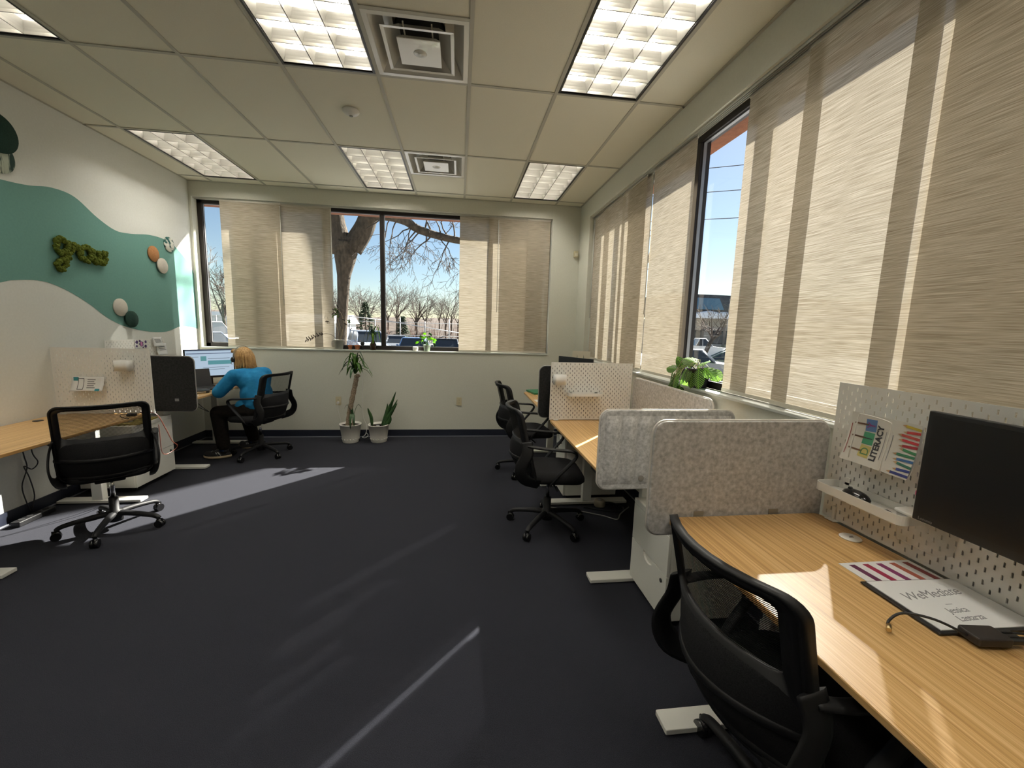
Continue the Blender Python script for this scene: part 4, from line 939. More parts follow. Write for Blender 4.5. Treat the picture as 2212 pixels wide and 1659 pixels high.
def yucca():
    t = thing('yucca_plant', 'yucca with a leaning bare trunk in a white ribbed pot', 'potted plant', (-1.445, 5.49, 0))
    pot(t, .10, .132, .245, M_pot, 24)
    P = spline([(-.03, 0, .215), (-.01, 0, .38), (.03, .0, .58), (.075, 0, .78), (.095, -.005, .88)], 6)
    MB().tube(P, [.034-.006*i/(len(P)-1)+.003*math.sin(i*2.3) for i in range(len(P))], 10).build('trunk', M_bark, t)
    MB().lathe([(0, 0), (.03, 0), (.034, .02), (.02, .035), (0, .03)], 12).build('cut_stub', M_bark, t).location = (.105, -.01, .86)
    for i in range(17):
        a = i*2.4; up = 1-i/17; r = .09+.11*(i/17)
        b = Vector((.075, 0, .90)); d = Vector((math.cos(a), math.sin(a)*.55, 0))
        h = .22*up+.05
        blade([b+d*.012, b+d*(r*.45)+Vector((0, 0, h)), b+d*(r*.95)+Vector((0, 0, h*.85-.03*(1-up))), b+d*(r*1.3)+Vector((0, 0, h*.5-.10*(1-up)))], .020, M_leaf if i % 3 else M_leafd, t)
    for a, l in ((.2, .16), (2.0, .14), (3.6, .16)):
        b = Vector((.04, -.03, .32)); d = Vector((math.cos(a), math.sin(a)*.5, 0))
        blade([b, b+d*.03+Vector((0, 0, .10)), b+d*.07+Vector((0, 0, l+.02)), b+d*.11+Vector((0, 0, l-.03))], .015, M_leafd, t)
    for i, (dx, dz) in enumerate(((-.01, -.16), (.03, -.12))):
        b = Vector((.045, -.06, .36)); blade([b, b+Vector((dx*.4, -.03, .03)), b+Vector((dx, -.075, -.04)), b+Vector((dx*1.2, -.085, dz))], .016, M_leafd, t)
    MB().tube(spline([(.03, -.01, .215), (.045, -.02, .30), (.05, -.03, .36)], 4), [.016]*9, 8).build('side_stem', M_bark, t)
yucca()
def snake():
    t = thing('snake_plant', 'snake plant with upright pointed leaves in a white ribbed pot', 'potted plant', (-1.09, 5.50, 0))
    pot(t, .10, .130, .235, M_pot, 24)
    sp = lambda q: (.62+.38*math.sin(PI*min(1, q*1.5)))*(1 if q < .6 else max(0, 1-((q-.6)/.4)**1.6))
    for pts, w, m in [([(-.085, 0, .21), (-.095, .0, .32), (-.125, 0, .41), (-.135, 0, .45)], .021, M_leafd), ([(.05, 0, .21), (.10, 0, .36), (.17, .01, .52), (.225, .01, .67)], .027, M_leafd), ([(.06, -.02, .21), (.13, -.02, .34), (.19, -.02, .43), (.245, -.02, .52)], .027, M_leafd),
                      ([(.04, .01, .21), (.085, .01, .33), (.105, .01, .43), (.115, .01, .51)], .022, M_leafd), ([(.075, -.04, .21), (.135, -.04, .27), (.155, -.04, .33), (.15, -.04, .39)], .026, M_leafd), ([(.055, .03, .21), (.12, .03, .36), (.20, .03, .48), (.24, .03, .56)], .018, M_leafd)]:
        blade(pts, w, m, t, up=(0, 1, 0), prof=sp, nv=18, fold=.3)
    MB().ell((.0, -.03, .22), (.035, .03, .022)).build('stone', M_blackg, t)
    MB().tube([(-.02, -.058, .226), (.0, -.064, .232), (.02, -.058, .226)], .003, 6).build('stone_stripe', M_paper, t)
snake()
cable('hanging_cord', 'thin white cord hanging down the wall between the two floor pots', [(-1.335, 5.728, 1.17), (-1.333, 5.728, .8), (-1.34, 5.724, .45), (-1.33, 5.712, .28), (-1.285, 5.69, .16), (-1.30, 5.685, .05), (-1.34, 5.68, .01), (-1.30, 5.66, .004), (-1.27, 5.70, .03), (-1.30, 5.70, .07)], .004, M_white, 'cord')
zs = 1.1925; ys = YB+.045
def sill_pot(name, label, x, cat='potted plant', y=ys): return thing(name, label, cat, (x, y, zs))
M_bwht = mat('pot_pale', (.62, .62, .54), .5); M_terra = noisy('terracotta', (.42, .13, .05), (.50, .18, .08), (60, 60, 60), .85)
M_twig = mat('twig_pale', (.30, .24, .15), .8); M_dry = mat('dry_leaf', (.03, .02, .012), .8)
t = sill_pot('wispy_plant', 'spindly plant in a pale pot with one long arching stem', -1.64)
MB().lathe([(0, 0), (.048, 0), (.062, .115), (.068, .116), (.068, .128), (.062, .128), (.058, .105), (0, .105)], 32).build('pot', M_bwht, t)
MB().lathe([(0, .108), (.058, .108)], 20).build('soil', M_soil, t)
for i, P in enumerate([[(.01, 0, .10), (.03, 0, .25), (.0, 0, .38), (-.03, 0, .52)], [(.015, 0, .10), (.05, .0, .22), (.06, 0, .40), (.02, 0, .50), (-.05, 0, .54)], [(.0, 0, .10), (.0, .0, .2), (-.04, 0, .36), (-.10, 0, .44)], [(.02, 0, .12), (.06, -.01, .28), (.13, -.02, .36)]]):
    MB().tube(spline(P, 5), .0028, 5).build('stem', M_twig, t)
    e = Vector(P[-1])
    for k in range(11):
        a = random.uniform(0, 6.28); b = e+Vector((random.uniform(-.05, .05), random.uniform(-.02, .02), random.uniform(-.10, .03))); d = Vector((math.cos(a), -.1, math.sin(a)))*random.uniform(.03, .06)
        blade([b, b+d*.5, b+d], .0055, M_leaf if k % 2 else M_dry, t, nv=4, up=(0, 1, 0))
P = spline([(-.01, -.02, .11), (-.06, -.05, .18), (-.14, -.06, .205), (-.25, -.06, .18), (-.33, -.06, .14), (-.40, -.06, .115)], 5)
MB().tube(P, .0025, 5).build('arching_stem', M_dry, t)
for k in range(14):
    b = P[12+k % 13]; a = random.uniform(.6, 1.8)*(1 if k % 2 else -1); d = Vector((-math.cos(a)*.02-.012, 0, math.sin(a)*.035)); blade([b, b+d*.5, b+d], .006, M_dry, t, nv=4, up=(0, 1, 0))
for i, (x, lab) in enumerate([(-1.497, 'smaller terracotta pot with dry stalks on the sill'), (-1.405, 'larger terracotta pot with dry stalks on the sill')]):
    t = sill_pot('terracotta_pot', lab, x); r = .026+.006*i; h = .056+.006*i
    MB().lathe([(0, 0), (r*.75, 0), (r, h*.7), (r*1.12, h*.7), (r*1.15, h), (r*.98, h), (r*.9, h*.85), (0, h*.85)], 24).build('pot', M_terra, t)
    for k in range(3): MB().tube([(0, 0, h*.8), (.02*(k-1)+.005, 0, h+.03), (.045*(k-1), 0, h+.045+.01*k)], .0015, 5).build('stalk', M_terra, t)
t = sill_pot('watering_globe', 'small black round watering globe on a stick on the sill', -1.338, 'watering globe')
MB().ell((0, 0, .085), (.028, .014, .030)).build('globe', M_black, t); MB().cyl((0, 0, 0), (0, 0, .06), .005, .006, 10).build('stem', M_black, t); MB().lathe([(0, 0), (.018, 0), (.016, .006), (0, .006)], 16).build('foot', M_black, t)
t = sill_pot('jar_plant', 'leafy plant rooted in a brown glass jar by the mullion', -1.20)
MB().lathe([(0, 0), (.040, 0), (.044, .01), (.044, .07), (.030, .10), (.026, .125), (.023, .125), (.027, .098), (.04, .068), (.04, .006), (0, .006)], 28).build('jar', mat('brown_glass', (.03, .012, .006), .12), t)
for i in range(11):
    a = i*2.4; d = Vector((math.cos(a), math.sin(a)*.35, 0)); up = .05+.16*random.random()*(1-i/14)
    b = Vector((0, 0, .12)); L_ = .10+.035*random.random()
    blade([b, b+d*.02+Vector((0, 0, up)), b+d*L_*.65+Vector((0, 0, up+.05)), b+d*L_+Vector((0, 0, up-.05-.05*(i % 3)))], .018, [M_leafd, M_leafd, M_leafl][i % 3], t)
MB().tube([(0, 0, .10), (.005, 0, .2), (.0, 0, .27)], .005, 6).build('stem', M_leafd, t)
t = sill_pot('egg_cup_pot', 'tiny empty white pot on the sill', -.64, 'pot')
MB().lathe([(0, 0), (.03, 0), (.034, .01), (.035, .05), (.031, .056), (.028, .05), (.028, .01), (0, .01)], 24).build('cup', M_pot, t); MB().lathe([(.0, .045), (.028, .045)], 16).build('sand', M_soil, t)
t = sill_pot('pothos_plant', 'round-leaved plant in a small pale green pot', -.485)
MB().lathe([(0, 0), (.038, 0), (.047, .075), (.050, .076), (.050, .086), (.045, .086), (.043, .07), (0, .07)], 28).build('pot', mat('pot_green', (.40, .48, .36), .5), t)
rd = lambda q: math.sin(PI*min(1, max(0, q)))**.6
for i in range(19):
    a = i*2.4; rr = .02+.10*(i/19); zz = .10+.12*(1-i/19)*random.uniform(.6, 1.2); b = Vector((rr*math.cos(a), rr*math.sin(a)*.35-.01, zz)); d = Vector((math.cos(a)*.045, -.02, random.uniform(-.045, .03)))
    blade([b, b+d*.5+Vector((0, 0, .006)), b+d], .024, M_leafl if i % 3 else M_leafd, t, nv=6, up=(0, .7, .7), prof=rd)
    MB().tube([(0, 0, .07), (b.x*.5, b.y*.5, zz*.8), b], .0018, 5).build('petiole', M_leaf, t)
# maranta on the right sill, striped leaves
def maranta_mat():
    m = bpy.data.materials.new('prayer_leaf'); m.use_nodes = True; bs = m.node_tree.nodes['Principled BSDF']; bs.inputs['Roughness'].default_value = .4
    tc = N(m, 'ShaderNodeTexCoord'); sx = N(m, 'ShaderNodeSeparateXYZ'); L(m, tc.outputs['Object'], sx.inputs[0])
    def M1(op, a, b=None, v=None):
        n = N(m, 'ShaderNodeMath', operation=op); L(m, a, n.inputs[0])
        if b is not None: L(m, b, n.inputs[1])
        if v is not None: n.inputs[1].default_value = v
        return n.outputs[0]
    ay = M1('ABSOLUTE', sx.outputs[1]); q = M1('MULTIPLY', ay, v=.75); p = M1('SUBTRACT', sx.outputs[0], q)
    w = M1('SINE', M1('MULTIPLY', p, v=2*PI/.0125)); r = ramp(m, M1('ADD', M1('MULTIPLY', w, v=.5), v=.5), [(.35, (.012, .04, .010)), (.55, (.05, .14, .015)), (.9, (.20, .34, .06))])
    mid = ramp(m, ay, [(.0, (1, 1, 1)), (.0045, (0, 0, 0))]); mx = N(m, 'ShaderNodeMixRGB'); mx.inputs[2].default_value = (.16, .32, .04, 1)
    L(m, mid.outputs[0], mx.inputs[0]); L(m, r.outputs[0], mx.inputs[1]); L(m, mx.outputs[0], bs.inputs['Base Color'])
    t_ = N(m, 'ShaderNodeBsdfTranslucent'); hs = N(m, 'ShaderNodeHueSaturation'); hs.inputs['Value'].default_value = 2.2; L(m, mx.outputs[0], hs.inputs['Color']); L(m, hs.outputs[0], t_.inputs[0])
    o = m.node_tree.nodes['Material Output']; ms = N(m, 'ShaderNodeMixShader'); ms.inputs[0].default_value = .42; L(m, bs.outputs[0], ms.inputs[1]); L(m, t_.outputs[0], ms.inputs[2]); L(m, ms.outputs[0], o.inputs[0]); return m
M_prayer = maranta_mat()
def maranta():
    t = thing('prayer_plant', 'prayer plant with striped leaves in a black pot on the sill', 'potted plant', (XR+.037, 2.69, 1.1705))
    MB().lathe([(0, 0), (.058, 0), (.062, .008), (.077, .12), (.082, .121), (.082, .135), (.076, .135), (.072, .11), (0, .11)], 36).build('pot', M_black, t)
    MB().lathe([(0, .113), (.072, .113)], 20).build('soil', M_soil, t)
    lm = None
    def lf(loc, d, nrm, s):
        s *= 1.12; loc = (loc[0], loc[1], loc[2]-.025)
        nonlocal lm
        d = Vector(d).normalized(); n = Vector(nrm); n = (n-d*n.dot(d)).normalized(); y = n.cross(d)
        if lm is None:
            def fn(u, v):
                x = .125*u; w = .042*math.sin(PI*min(1, u**.85))**.62*(1 if u < 1 else 0); yy = (2*v-1)*w
                return Vector((x, yy, -.25*x*x/.125*.6-abs(yy)*.22+.003*math.sin(x*250)*abs(yy)/.04))
            lm = MB().grid(fn, 12, 6).build('leaf', M_prayer, t, solid=.0006); o = lm
        else:
            o = bpy.data.objects.new('leaf', lm.data); C.objects.link(o); o.parent = t
        m = Matrix((d, y, n)).transposed().to_4x4(); m.translation = Vector(loc); o.matrix_local = m @ Matrix.Scale(s, 4)
        s *= 1.0; b = Vector(loc); MB().tube(spline([(0, 0, .11), (b.x*.5, b.y*.5, max(b.z, .12)+.03), b], 4), .002, 5).build('petiole', mat('petiole_pale', (.40, .38, .20), .6), t)
    # y is along the wall (+ = away), x negative = into the room
    for loc, d, n, s in [((-.06, -.03, .16), (-.25, -.05, -1), (-1, -.2, .3), 1.0), ((-.05, -.075, .17), (-.2, -.25, -1), (-1, -.3, .3), 1.05), ((-.06, .03, .17), (-.3, .1, -1), (-1, .1, .4), .95), ((-.07, .0, .17), (-.3, .05, -1), (-1, 0, .3), .85),
                         ((-.02, -.09, .17), (-.1, -.9, -.25), (-.6, -.1, .8), 1.0), ((.0, -.13, .16), (-.05, -.9, -.35), (-.8, -.2, .7), .9), ((-.02, .0, .19), (-.2, .75, .25), (-.5, -.3, .9), 1.05), ((.0, .09, .185), (-.15, .9, -.05), (-.5, 0, .9), 1.05), ((-.01, -.02, .19), (-.2, -.7, .2), (-.5, .2, .9), .95),
                         ((-.03, .19, .15), (-.15, .5, -.9), (-1, .1, .3), .95), ((-.05, .21, .13), (-.3, .9, .05), (-.8, -.2, .6), .8), ((-.04, .25, .10), (-.2, .3, -1), (-1, .2, .2), .95), ((-.06, .21, .02), (-.2, .15, -1), (-1, .3, .2), 1.0), ((-.05, .15, .02), (-.2, -.25, -1), (-1, -.3, .2), .95), ((-.03, .30, .12), (-.1, .35, -1), (-1, .6, .1), 1.0), ((-.03, .13, .09), (-.2, -.6, -.7), (-1, -.2, .5), .75), ((-.02, .17, .14), (-.2, .3, .5), (-.8, -.3, .6), .75), ((-.065, .05, .15), (-.35, .3, -1), (-1, .1, .3), .9), ((-.05, .26, .05), (-.3, .5, -.9), (-1, .4, .2), .85), ((-.06, .18, .09), (-.3, .1, -1), (-1, .0, .3), .9)]:
        lf(loc, d, n, s)
    for P in ([(0, .03, .12), (-.03, .12, .19), (-.04, .2, .13), (-.05, .22, .04)], [(0, .02, .12), (-.02, .15, .18), (-.03, .27, .12)]):
        MB().tube(spline(P, 5), .0028, 6).build('stem', MATS['petiole_pale'], t)
maranta()
# ================================================================== PERSON
def person():
    F = math.radians(58)
    t = thing('person', 'person in a bright blue jacket and dark trousers, seated leaning to a monitor', 'person', (-2.33, 4.965, 0), F)
    skin = noisy('skin', (.50, .27, .18), (.56, .32, .22), (30, 30, 30), .55, .05)
    def caps(mb, a, b, r0, r1, n=12):
        a, b = Vector(a), Vector(b)
        mb.tube([a, b], [r0, r1], n); mb.ell(a, (r0,)*3, n, 8); mb.ell(b, (r1,)*3, n, 8)
    HC = Vector((0.0, .205, 1.115))
    SL, SR = Vector((-.175, .10, .925)), Vector((.175, .10, .925)); EL, ER = Vector((-.285, .20, .755)), Vector((.26, .24, .76)); WL, WR = Vector((-.12, .40, .785)), Vector((.10, .42, .785))
    KL, KR = Vector((-.235, .33, .50)), Vector((.09, .38, .50)); AL, AR = Vector((-.255, .235, .10)), Vector((.13, .30, .10))
    b = MB()
    b.ell(HC, (.072, .092, .112)); b.ell(HC+Vector((0, .05, -.055)), (.052, .05, .055)); caps(b, HC+Vector((0, -.02, -.07)), (0, .11, .97), .050, .058)
    b.ell(HC+Vector((0, .098, -.012)), (.013, .020, .024)); b.ell(HC+Vector((0, .085, -.058)), (.024, .012, .009))
    for s in (-1, 1): b.ell(HC+Vector((s*.074, -.005, -.012)), (.010, .020, .032)); b.ell(HC+Vector((s*.032, .082, .012)), (.016, .012, .011))
    caps(b, (0, -.04, .56), (0, .06, .85), .125, .12); caps(b, SL, SR, .06, .06); caps(b, SL, EL, .045, .040); caps(b, SR, ER, .045, .040); caps(b, EL, WL, .038, .026); caps(b, ER, WR, .038, .026)
    for W, s in ((WL, -1), (WR, 1)):
        d = Vector((-s*.10, .99, -.05)).normalized(); sd = Vector((.99, s*.10, 0))
        p = W+d*.045; b.ell(p, (.040, .048, .014), 12, 8)
        for k, (o, l) in enumerate(((-.032, .062), (-.011, .075), (.011, .070), (.031, .055))):
            q = W+d*.085+sd*o; b.tube([q, q+d*l*.5+Vector((0, 0, .012)), q+d*l+Vector((0, 0, -.006))], [.0085, .008, .0065], 8)
        q = W+d*.03-sd*s*.036; b.tube([q, q+d*.03-sd*s*.022, q+d*.058-sd*s*.028], [.011, .010, .008], 8)
    for s, K, A in ((-1, KL, AL), (1, KR, AR)):
        caps(b, (s*.09, -.05, .54), K, .075, .055); caps(b, K, A, .052, .034); d = Vector((-.68, .73, 0)) if s < 0 else Vector((-.3, .95, 0)); caps(b, A+Vector((0, 0, -.05)), A+d*.15+Vector((0, 0, -.07)), .032, .026)
    fuse(b, 'body', skin, t, .0068, 2)
    j = MB()
    j.ell((0, -.05, .60), (.165, .125, .10)); caps(j, (0, -.045, .62), (0, .03, .83), .150, .150); j.ell((0, .0, .72), (.175, .14, .16)); j.ell((0, .045, .86), (.185, .125, .12))
    caps(j, SL+Vector((.02, -.01, 0)), SR+Vector((-.02, -.01, 0)), .082, .082); caps(j, (-.10, .085, .97), (.10, .085, .97), .040, .040)
    caps(j, SL, EL, .078, .068); caps(j, SR, ER, .078, .068); caps(j, EL, EL.lerp(WL, .85), .066, .045); caps(j, ER, ER.lerp(WR, .85), .066, .045)
    j.ell((-.15, .10, .53), (.055, .045, .10)); caps(j, (-.14, .07, .60), (-.17, .145, .46), .055, .028); j.ell((0.02, -.12, .56), (.15, .05, .06))
    for k in range(4): caps(j, (-.12+.02*k, -.135+.012*k, .66+.05*k), (.10, -.14+.015*k, .63+.055*k), .018, .012, 8)
    jm = noisy('blue_jacket', (.012, .165, .36), (.022, .225, .45), (14, 14, 14), .85, .6, 5, spec=.2, bdist=.012)
    fuse(j, 'jacket', jm, t, .010, 3)
    c = MB(); c.tube([(.062*math.cos(a)*1.1, .118+.062*math.sin(a), .985+.012*math.sin(a)) for a in [2*PI*i/20 for i in range(20)]], .018, 8, closed=True); c.build('shirt_collar', mat('black_shirt', (.012, .012, .014), .8), t)
    p = MB(); p.ell((0, -.05, .535), (.17, .15, .09))
    for s, K, A in ((-1, KL, AL), (1, KR, AR)):
        caps(p, (s*.09, -.03, .535), K, .098, .078); caps(p, K, A+Vector((0, 0, .04)), .080, .066)
    fuse(p, 'trousers', noisy('dark_trousers', (.008, .007, .006), (.016, .013, .011), (40, 40, 40), .9, .4, spec=.1), t, .011, 3)
    # hair: bob with strands
    hcol = noisy('blond_hair', (.24, .11, .03), (.66, .42, .17), (90, 90, 5), .5, .6, 5, .3, .7, spec=.4, bdist=.004)
    h = MB(); h.ell(HC+Vector((0, -.018, .018)), (.094, .104, .112)); h.ell(HC+Vector((0, -.055, -.045)), (.100, .070, .085))
    for s in (-1, 1): h.ell(HC+Vector((s*.070, -.02, -.055)), (.034, .062, .075)); h.ell(HC+Vector((s*.045, .066, .075)), (.045, .035, .028))
    hair = fuse(h, 'hair', hcol, t, .008, 2)
    for i in range(70):
        a = math.radians(180+random.uniform(-8, 188)); a2 = a
        r0 = .088; bx, byy = r0*math.cos(a)*1.05, r0*math.sin(a)*1.05-.02
        if byy > .03: continue
        P = [HC+Vector((bx*.75, byy*.75, .085)), HC+Vector((bx*1.06, byy*1.08, .02)), HC+Vector((bx*1.14, byy*1.16-.006, -.06)), HC+Vector((bx*1.20+random.uniform(-.01, .01), byy*1.2-.012, -.115+random.uniform(-.015, .02)))]
        MB().tube(spline(P, 4), [.009-.0006*k for k in range(13)], 5).build('hair_strand', hcol, hair)
    # shoes and socks
    sole = mat('sole_cream', (.52, .42, .28), .7); upper = mat('shoe_black', (.014, .014, .016), .7); stripe = mat('shoe_stripe', (.40, .42, .40), .6)
    for s, A, d in ((-1, AL, Vector((-.68, .73, 0))), (1, AR, Vector((-.3, .95, 0)))):
        d.normalize(); side = Vector((-d.y, d.x, 0)); o = Vector((A.x, A.y, 0))-d*.07
        def oval(z, sc, L0=.265):
            P = []
            for k in range(20):
                a = 2*PI*k/20; u = .5-.5*math.cos(a); w = (.036+.012*math.sin(PI*u)+.006*u)*math.sin(a)
                P.append(o+d*(.5*L0+(u-.5)*L0*sc)+side*(w*sc)+Vector((0, 0, z+.012*max(0, u-.8)*5*.6)))
            return P
        def loft(rings, m, nm, par):
            mb = MB(); n = 20; mb.add([v for r in rings for v in r], [(i*n+k, i*n+(k+1) % n, (i+1)*n+(k+1) % n, (i+1)*n+k) for i in range(len(rings)-1) for k in range(n)]+[tuple(range(n))[::-1], tuple(range((len(rings)-1)*n, len(rings)*n))], True)
            return mb.build(nm, m, par)
        sh = loft([oval(.030, 1.), oval(.05, .97), oval(.072, .80)], upper, 'shoe', t)
        loft([oval(0.001, .95), oval(.012, 1.03), oval(.031, 1.02)], sole, 'sole', sh)
        mb = MB(); caps(mb, o+d*.075+Vector((0, 0, .06)), o+d*.06+Vector((0, 0, .115)), .044, .042); mb.ell(o+d*.14+Vector((0, 0, .065)), (.045, .045, .028)); mb.build('shoe_collar', upper, sh)
        for k in range(2): MB().tube([o+d*(.09+.03*k)+side*.044+Vector((0, 0, .035)), o+d*(.12+.02*k)+side*.040+Vector((0, 0, .075))], .006, 6).build('shoe_stripe', stripe, sh)
        for k in range(4): MB().tube([o+d*(.12+.022*k)-side*.02+Vector((0, 0, .096-.006*k)), o+d*(.12+.022*k)+side*.02+Vector((0, 0, .096-.006*k))], .003, 5).build('lace', stripe, sh)
        MB().cyl(A+Vector((0, 0, -.02)), A+Vector((0, 0, .04)), .043, .045, 14).build('sock', mat('sock_blue', (.02, .07, .22), .9), t)
    eye = mat('eye_dark', (.01, .008, .006), .2)
    for s in (-1, 1): MB().ell(HC+Vector((s*.032, .092, .012)), (.010, .006, .006), 10, 6).build('eye', eye, t)
    # headset is worn but lifts off: its own thing
    hs = thing('headset', 'thin headset with a black ear cushion worn over blond hair', 'headset', (-2.33, 4.965, 0), F)
    MB().tube([HC+Vector((.108*math.sin(a), -.0+.006*math.cos(a), .01+.130*math.cos(a))) for a in [math.radians(-95+190*i/18) for i in range(19)]], .006, 8, flat=(.6, 1.2)).build('headband', mat('headband_grey', (.30, .28, .24), .4), hs)
    for s in (-1, 1): MB().lathe([(0, -.012), (.026, -.012), (.030, -.004), (.030, .008), (.022, .014), (0, .014)], 20).build('ear_cushion', M_black, hs)
    k = 0
    for o in hs.children:
        if o.name.startswith('ear_cushion'):
            s = (-1, 1)[k]; k += 1; o.rotation_euler = (0, s*PI/2, 0); o.location = HC+Vector((s*.112, .0, -.015))
    MB().tube(spline([HC+Vector((-.115, .0, -.02)), HC+Vector((-.105, .05, -.06)), HC+Vector((-.06, .10, -.075))], 5), .003, 6).build('microphone_boom', M_black, hs)
person()
# ================================================================== OUTSIDE
GZ = -.75
M_asph = noisy('asphalt', (.16, .16, .165), (.24, .24, .24), (.6, .6, .6), .95, 0, 6)
M_snow = noisy('snow', (.72, .75, .80), (.80, .82, .85), (2, 2, 2), .8, .3)
M_treeb = noisy('tree_bark', (.035, .027, .020), (.12, .093, .066), (14, 14, 5), .95, 1., 6, .3, .7, bdist=.05)
M_twigo = mat('outdoor_twig', (.075, .055, .042), .9)
M_brush = noisy('brush_hill', (.045, .036, .030), (.10, .076, .062), (.9, .9, 2.5), 1., .6, 6, bdist=.2)
struct(MB().box(-140, 160, YB+.40, 220, GZ-.3, GZ).box(XR+.34, 160, -60, YB+.40, GZ-.3, GZ).build('ground', M_asph))
def grow(mb, p, d, length, r, lvl, rng, sides=5, droop=0., split=(2, 3), ratio=.68, bend=.35, rmin=.006):
    k = 4; pts = [Vector(p)]; rad = [r]; d = Vector(d).normalized(); q = Vector(p)
    for i in range(k):
        d = (d+Vector((rng.uniform(-bend, bend), rng.uniform(-bend, bend), rng.uniform(-bend, bend)*.7-droop))*.5).normalized()
        q = q+d*length/k; pts.append(q.copy()); rad.append(max(rmin, r*(1-.5*(i+1)/k)))
    mb.tube(pts, rad, sides, cap=False)
    if lvl <= 0: return
    for i in range(rng.randint(*split)):
        t = rng.uniform(.35, 1.); idx = min(k, max(1, int(t*k+.5))); b = pts[idx]
        a = rng.uniform(.35, .95); ax = d.orthogonal().normalized(); ax.rotate(Matrix.Rotation(rng.uniform(0, 6.28), 3, d)); nd = (d*math.cos(a)+ax*math.sin(a))
        grow(mb, b, nd, length*ratio*rng.uniform(.75, 1.2), max(rmin, rad[idx]*.66), lvl-1, rng, max(3, sides-1), droop, split, ratio, bend, rmin)
    grow(mb, pts[-1], d, length*ratio, rad[-1], lvl-1, rng, max(3, sides-1), droop, split, ratio, bend, rmin)
def big_tree():
    t = thing('shade_tree', 'large bare tree with a thick forked trunk just outside the window', 'tree', (-3.48, 13, GZ))
    rng = random.Random(5)
    tr = MB(); TP = spline([(-3.56, 13, GZ-.1), (-3.575, 13, .6), (-3.52, 13, 1.6), (-3.47, 13, 2.3), (-3.43, 13, 2.9), (-3.38, 13, 3.4), (-3.33, 13, 3.85)], 5)
    RK = [.21, .165, .155, .16, .19, .30, .36]
    tr.tube(TP, [RK[min(6, i//5)]+(RK[min(6, i//5+1)]-RK[min(6, i//5)])*(i % 5)/5 for i in range(len(TP))], 14)
    tr.ell((-3.22, 12.85, 3.55), (.15, .15, .24)); tr.build('trunk', M_treeb, t, world=True)
    limbs = {'left': ([(-3.45, 13, 3.6), (-3.62, 13, 4.3), (-3.72, 13, 5.0), (-4.2, 13.2, 6.6), (-5.0, 13.4, 8.6), (-6.0, 13.5, 10.5)], .33, .12), 'right': ([(-3.2, 13, 3.7), (-2.85, 13, 4.25), (-2.66, 13, 4.75), (-2.3, 13.1, 5.8), (-1.2, 13.3, 7.6), (.8, 13.6, 9.4), (3.0, 13.6, 10.0), (5.2, 13.2, 10.4)], .32, .12), 'low': ([(-3.1, 13, 4.0), (-2.85, 12.95, 4.3), (-2.5, 12.8, 4.60), (-2.1, 12.7, 4.60), (-1.6, 12.6, 4.47), (-1.25, 12.5, 4.25), (-.7, 12.4, 4.08), (-.05, 12.3, 3.95), (.9, 12.2, 3.85), (1.9, 12.1, 4.0)], .16, .075)}
    for nm, (P, r0, r1) in limbs.items():
        S_ = spline(P, 5); k = len(S_); MB().tube(S_, [r0+(r1-r0)*i/(k-1) for i in range(k)], 10).build('limb', M_treeb, t, world=True)
        tw = MB()
        if nm == 'low':
            for i in range(26):
                f = rng.uniform(.30, 1.0); b = S_[min(k-1, int(f*(k-1)))]
                if rng.random() < .68: grow(tw, b, (rng.uniform(-.9, .5), rng.uniform(-.5, .3), rng.uniform(-1.2, -.1)), rng.uniform(.5, 1.05), .022, 3, rng, 4, .10, (2, 3), .62, .7, .005)
                else: grow(tw, b, (rng.uniform(-.7, .7), rng.uniform(-.4, .4), .9), rng.uniform(.5, .8), .025, 3, rng, 4, 0, (2, 3), .62, .6, .005)
        else:
            for i in range(9 if nm == 'left' else 20):
                f = rng.uniform(.45, 1.0); b = S_[min(k-1, int(f*(k-1)))]
                grow(tw, b, (rng.uniform(-1, 1), rng.uniform(-1, 1), rng.uniform(.1, 1)), rng.uniform(1.2, 2.2), .06, 4, rng, 5, .0, (2, 2), .66, .5, .008)
        tw.build('twigs', M_twigo, t, world=True)['kind'] = 'stuff'
big_tree()
def bare_tree(label, x, y, h, seed, r=.14, lvl=4, z=GZ, lean=0., sub=(2, 3), name='bare_tree', spread=1.):
    t = thing(name, label, 'tree', (x, y, z), group='bare trees outside'); rng = random.Random(seed)
    tr = MB(); P = [Vector((0, 0, -.1)), Vector((lean*.3, 0, h*.18)), Vector((lean*.6, rng.uniform(-.2, .2), h*.32)), Vector((lean, 0, h*.42))]
    S_ = spline(P, 3); tr.tube(S_, [r*(1-.45*i/(len(S_)-1)) for i in range(len(S_))], 7); tr.build('trunk', M_treeb, t)
    tw = MB(); k = len(S_)
    for i in range(5):
        b = S_[rng.randint(k//2, k-1)]; a = rng.uniform(0, 6.28); grow(tw, b, (math.cos(a)*.55, math.sin(a)*.55, 1), h*rng.uniform(.18, .26)*spread, r*.5, lvl, rng, 4, 0, sub, .72, .38, .012)
    tw.build('branches', M_twigo, t)['kind'] = 'stuff'
    return t
second = bare_tree('added thick trunked bare tree, out of view beyond the corner, blocking sun', 5.35, 13.0, 11, 21, .34, 2, lean=.15, spread=.55)  # unseen tree added to keep direct sun off the white cabinet
MB().tube([(0, 0, 3.5), (-.05, 0, 7), (-.1, 0, 9.4), (-.35, 0, 10.2), (-.8, 0, 11.2)], [.34, .33, .32, .27, .2], 10).build('shading_trunk', M_treeb, second)  # added trunk, leaned so sun still reaches the wall under the desk
rt = random.Random(3)
TL = [('bare tree rising behind the fence, %s', x) for x in ()]
for i in range(30):
    x = -31+i*1.25+rt.uniform(-.5, .5); y = 59.5+rt.uniform(-4, 8); h = rt.uniform(6.6, 9.6)
    bare_tree('slender bare tree of the tree line beyond the parking lot', x, y, h, 100+i, .15, 3)
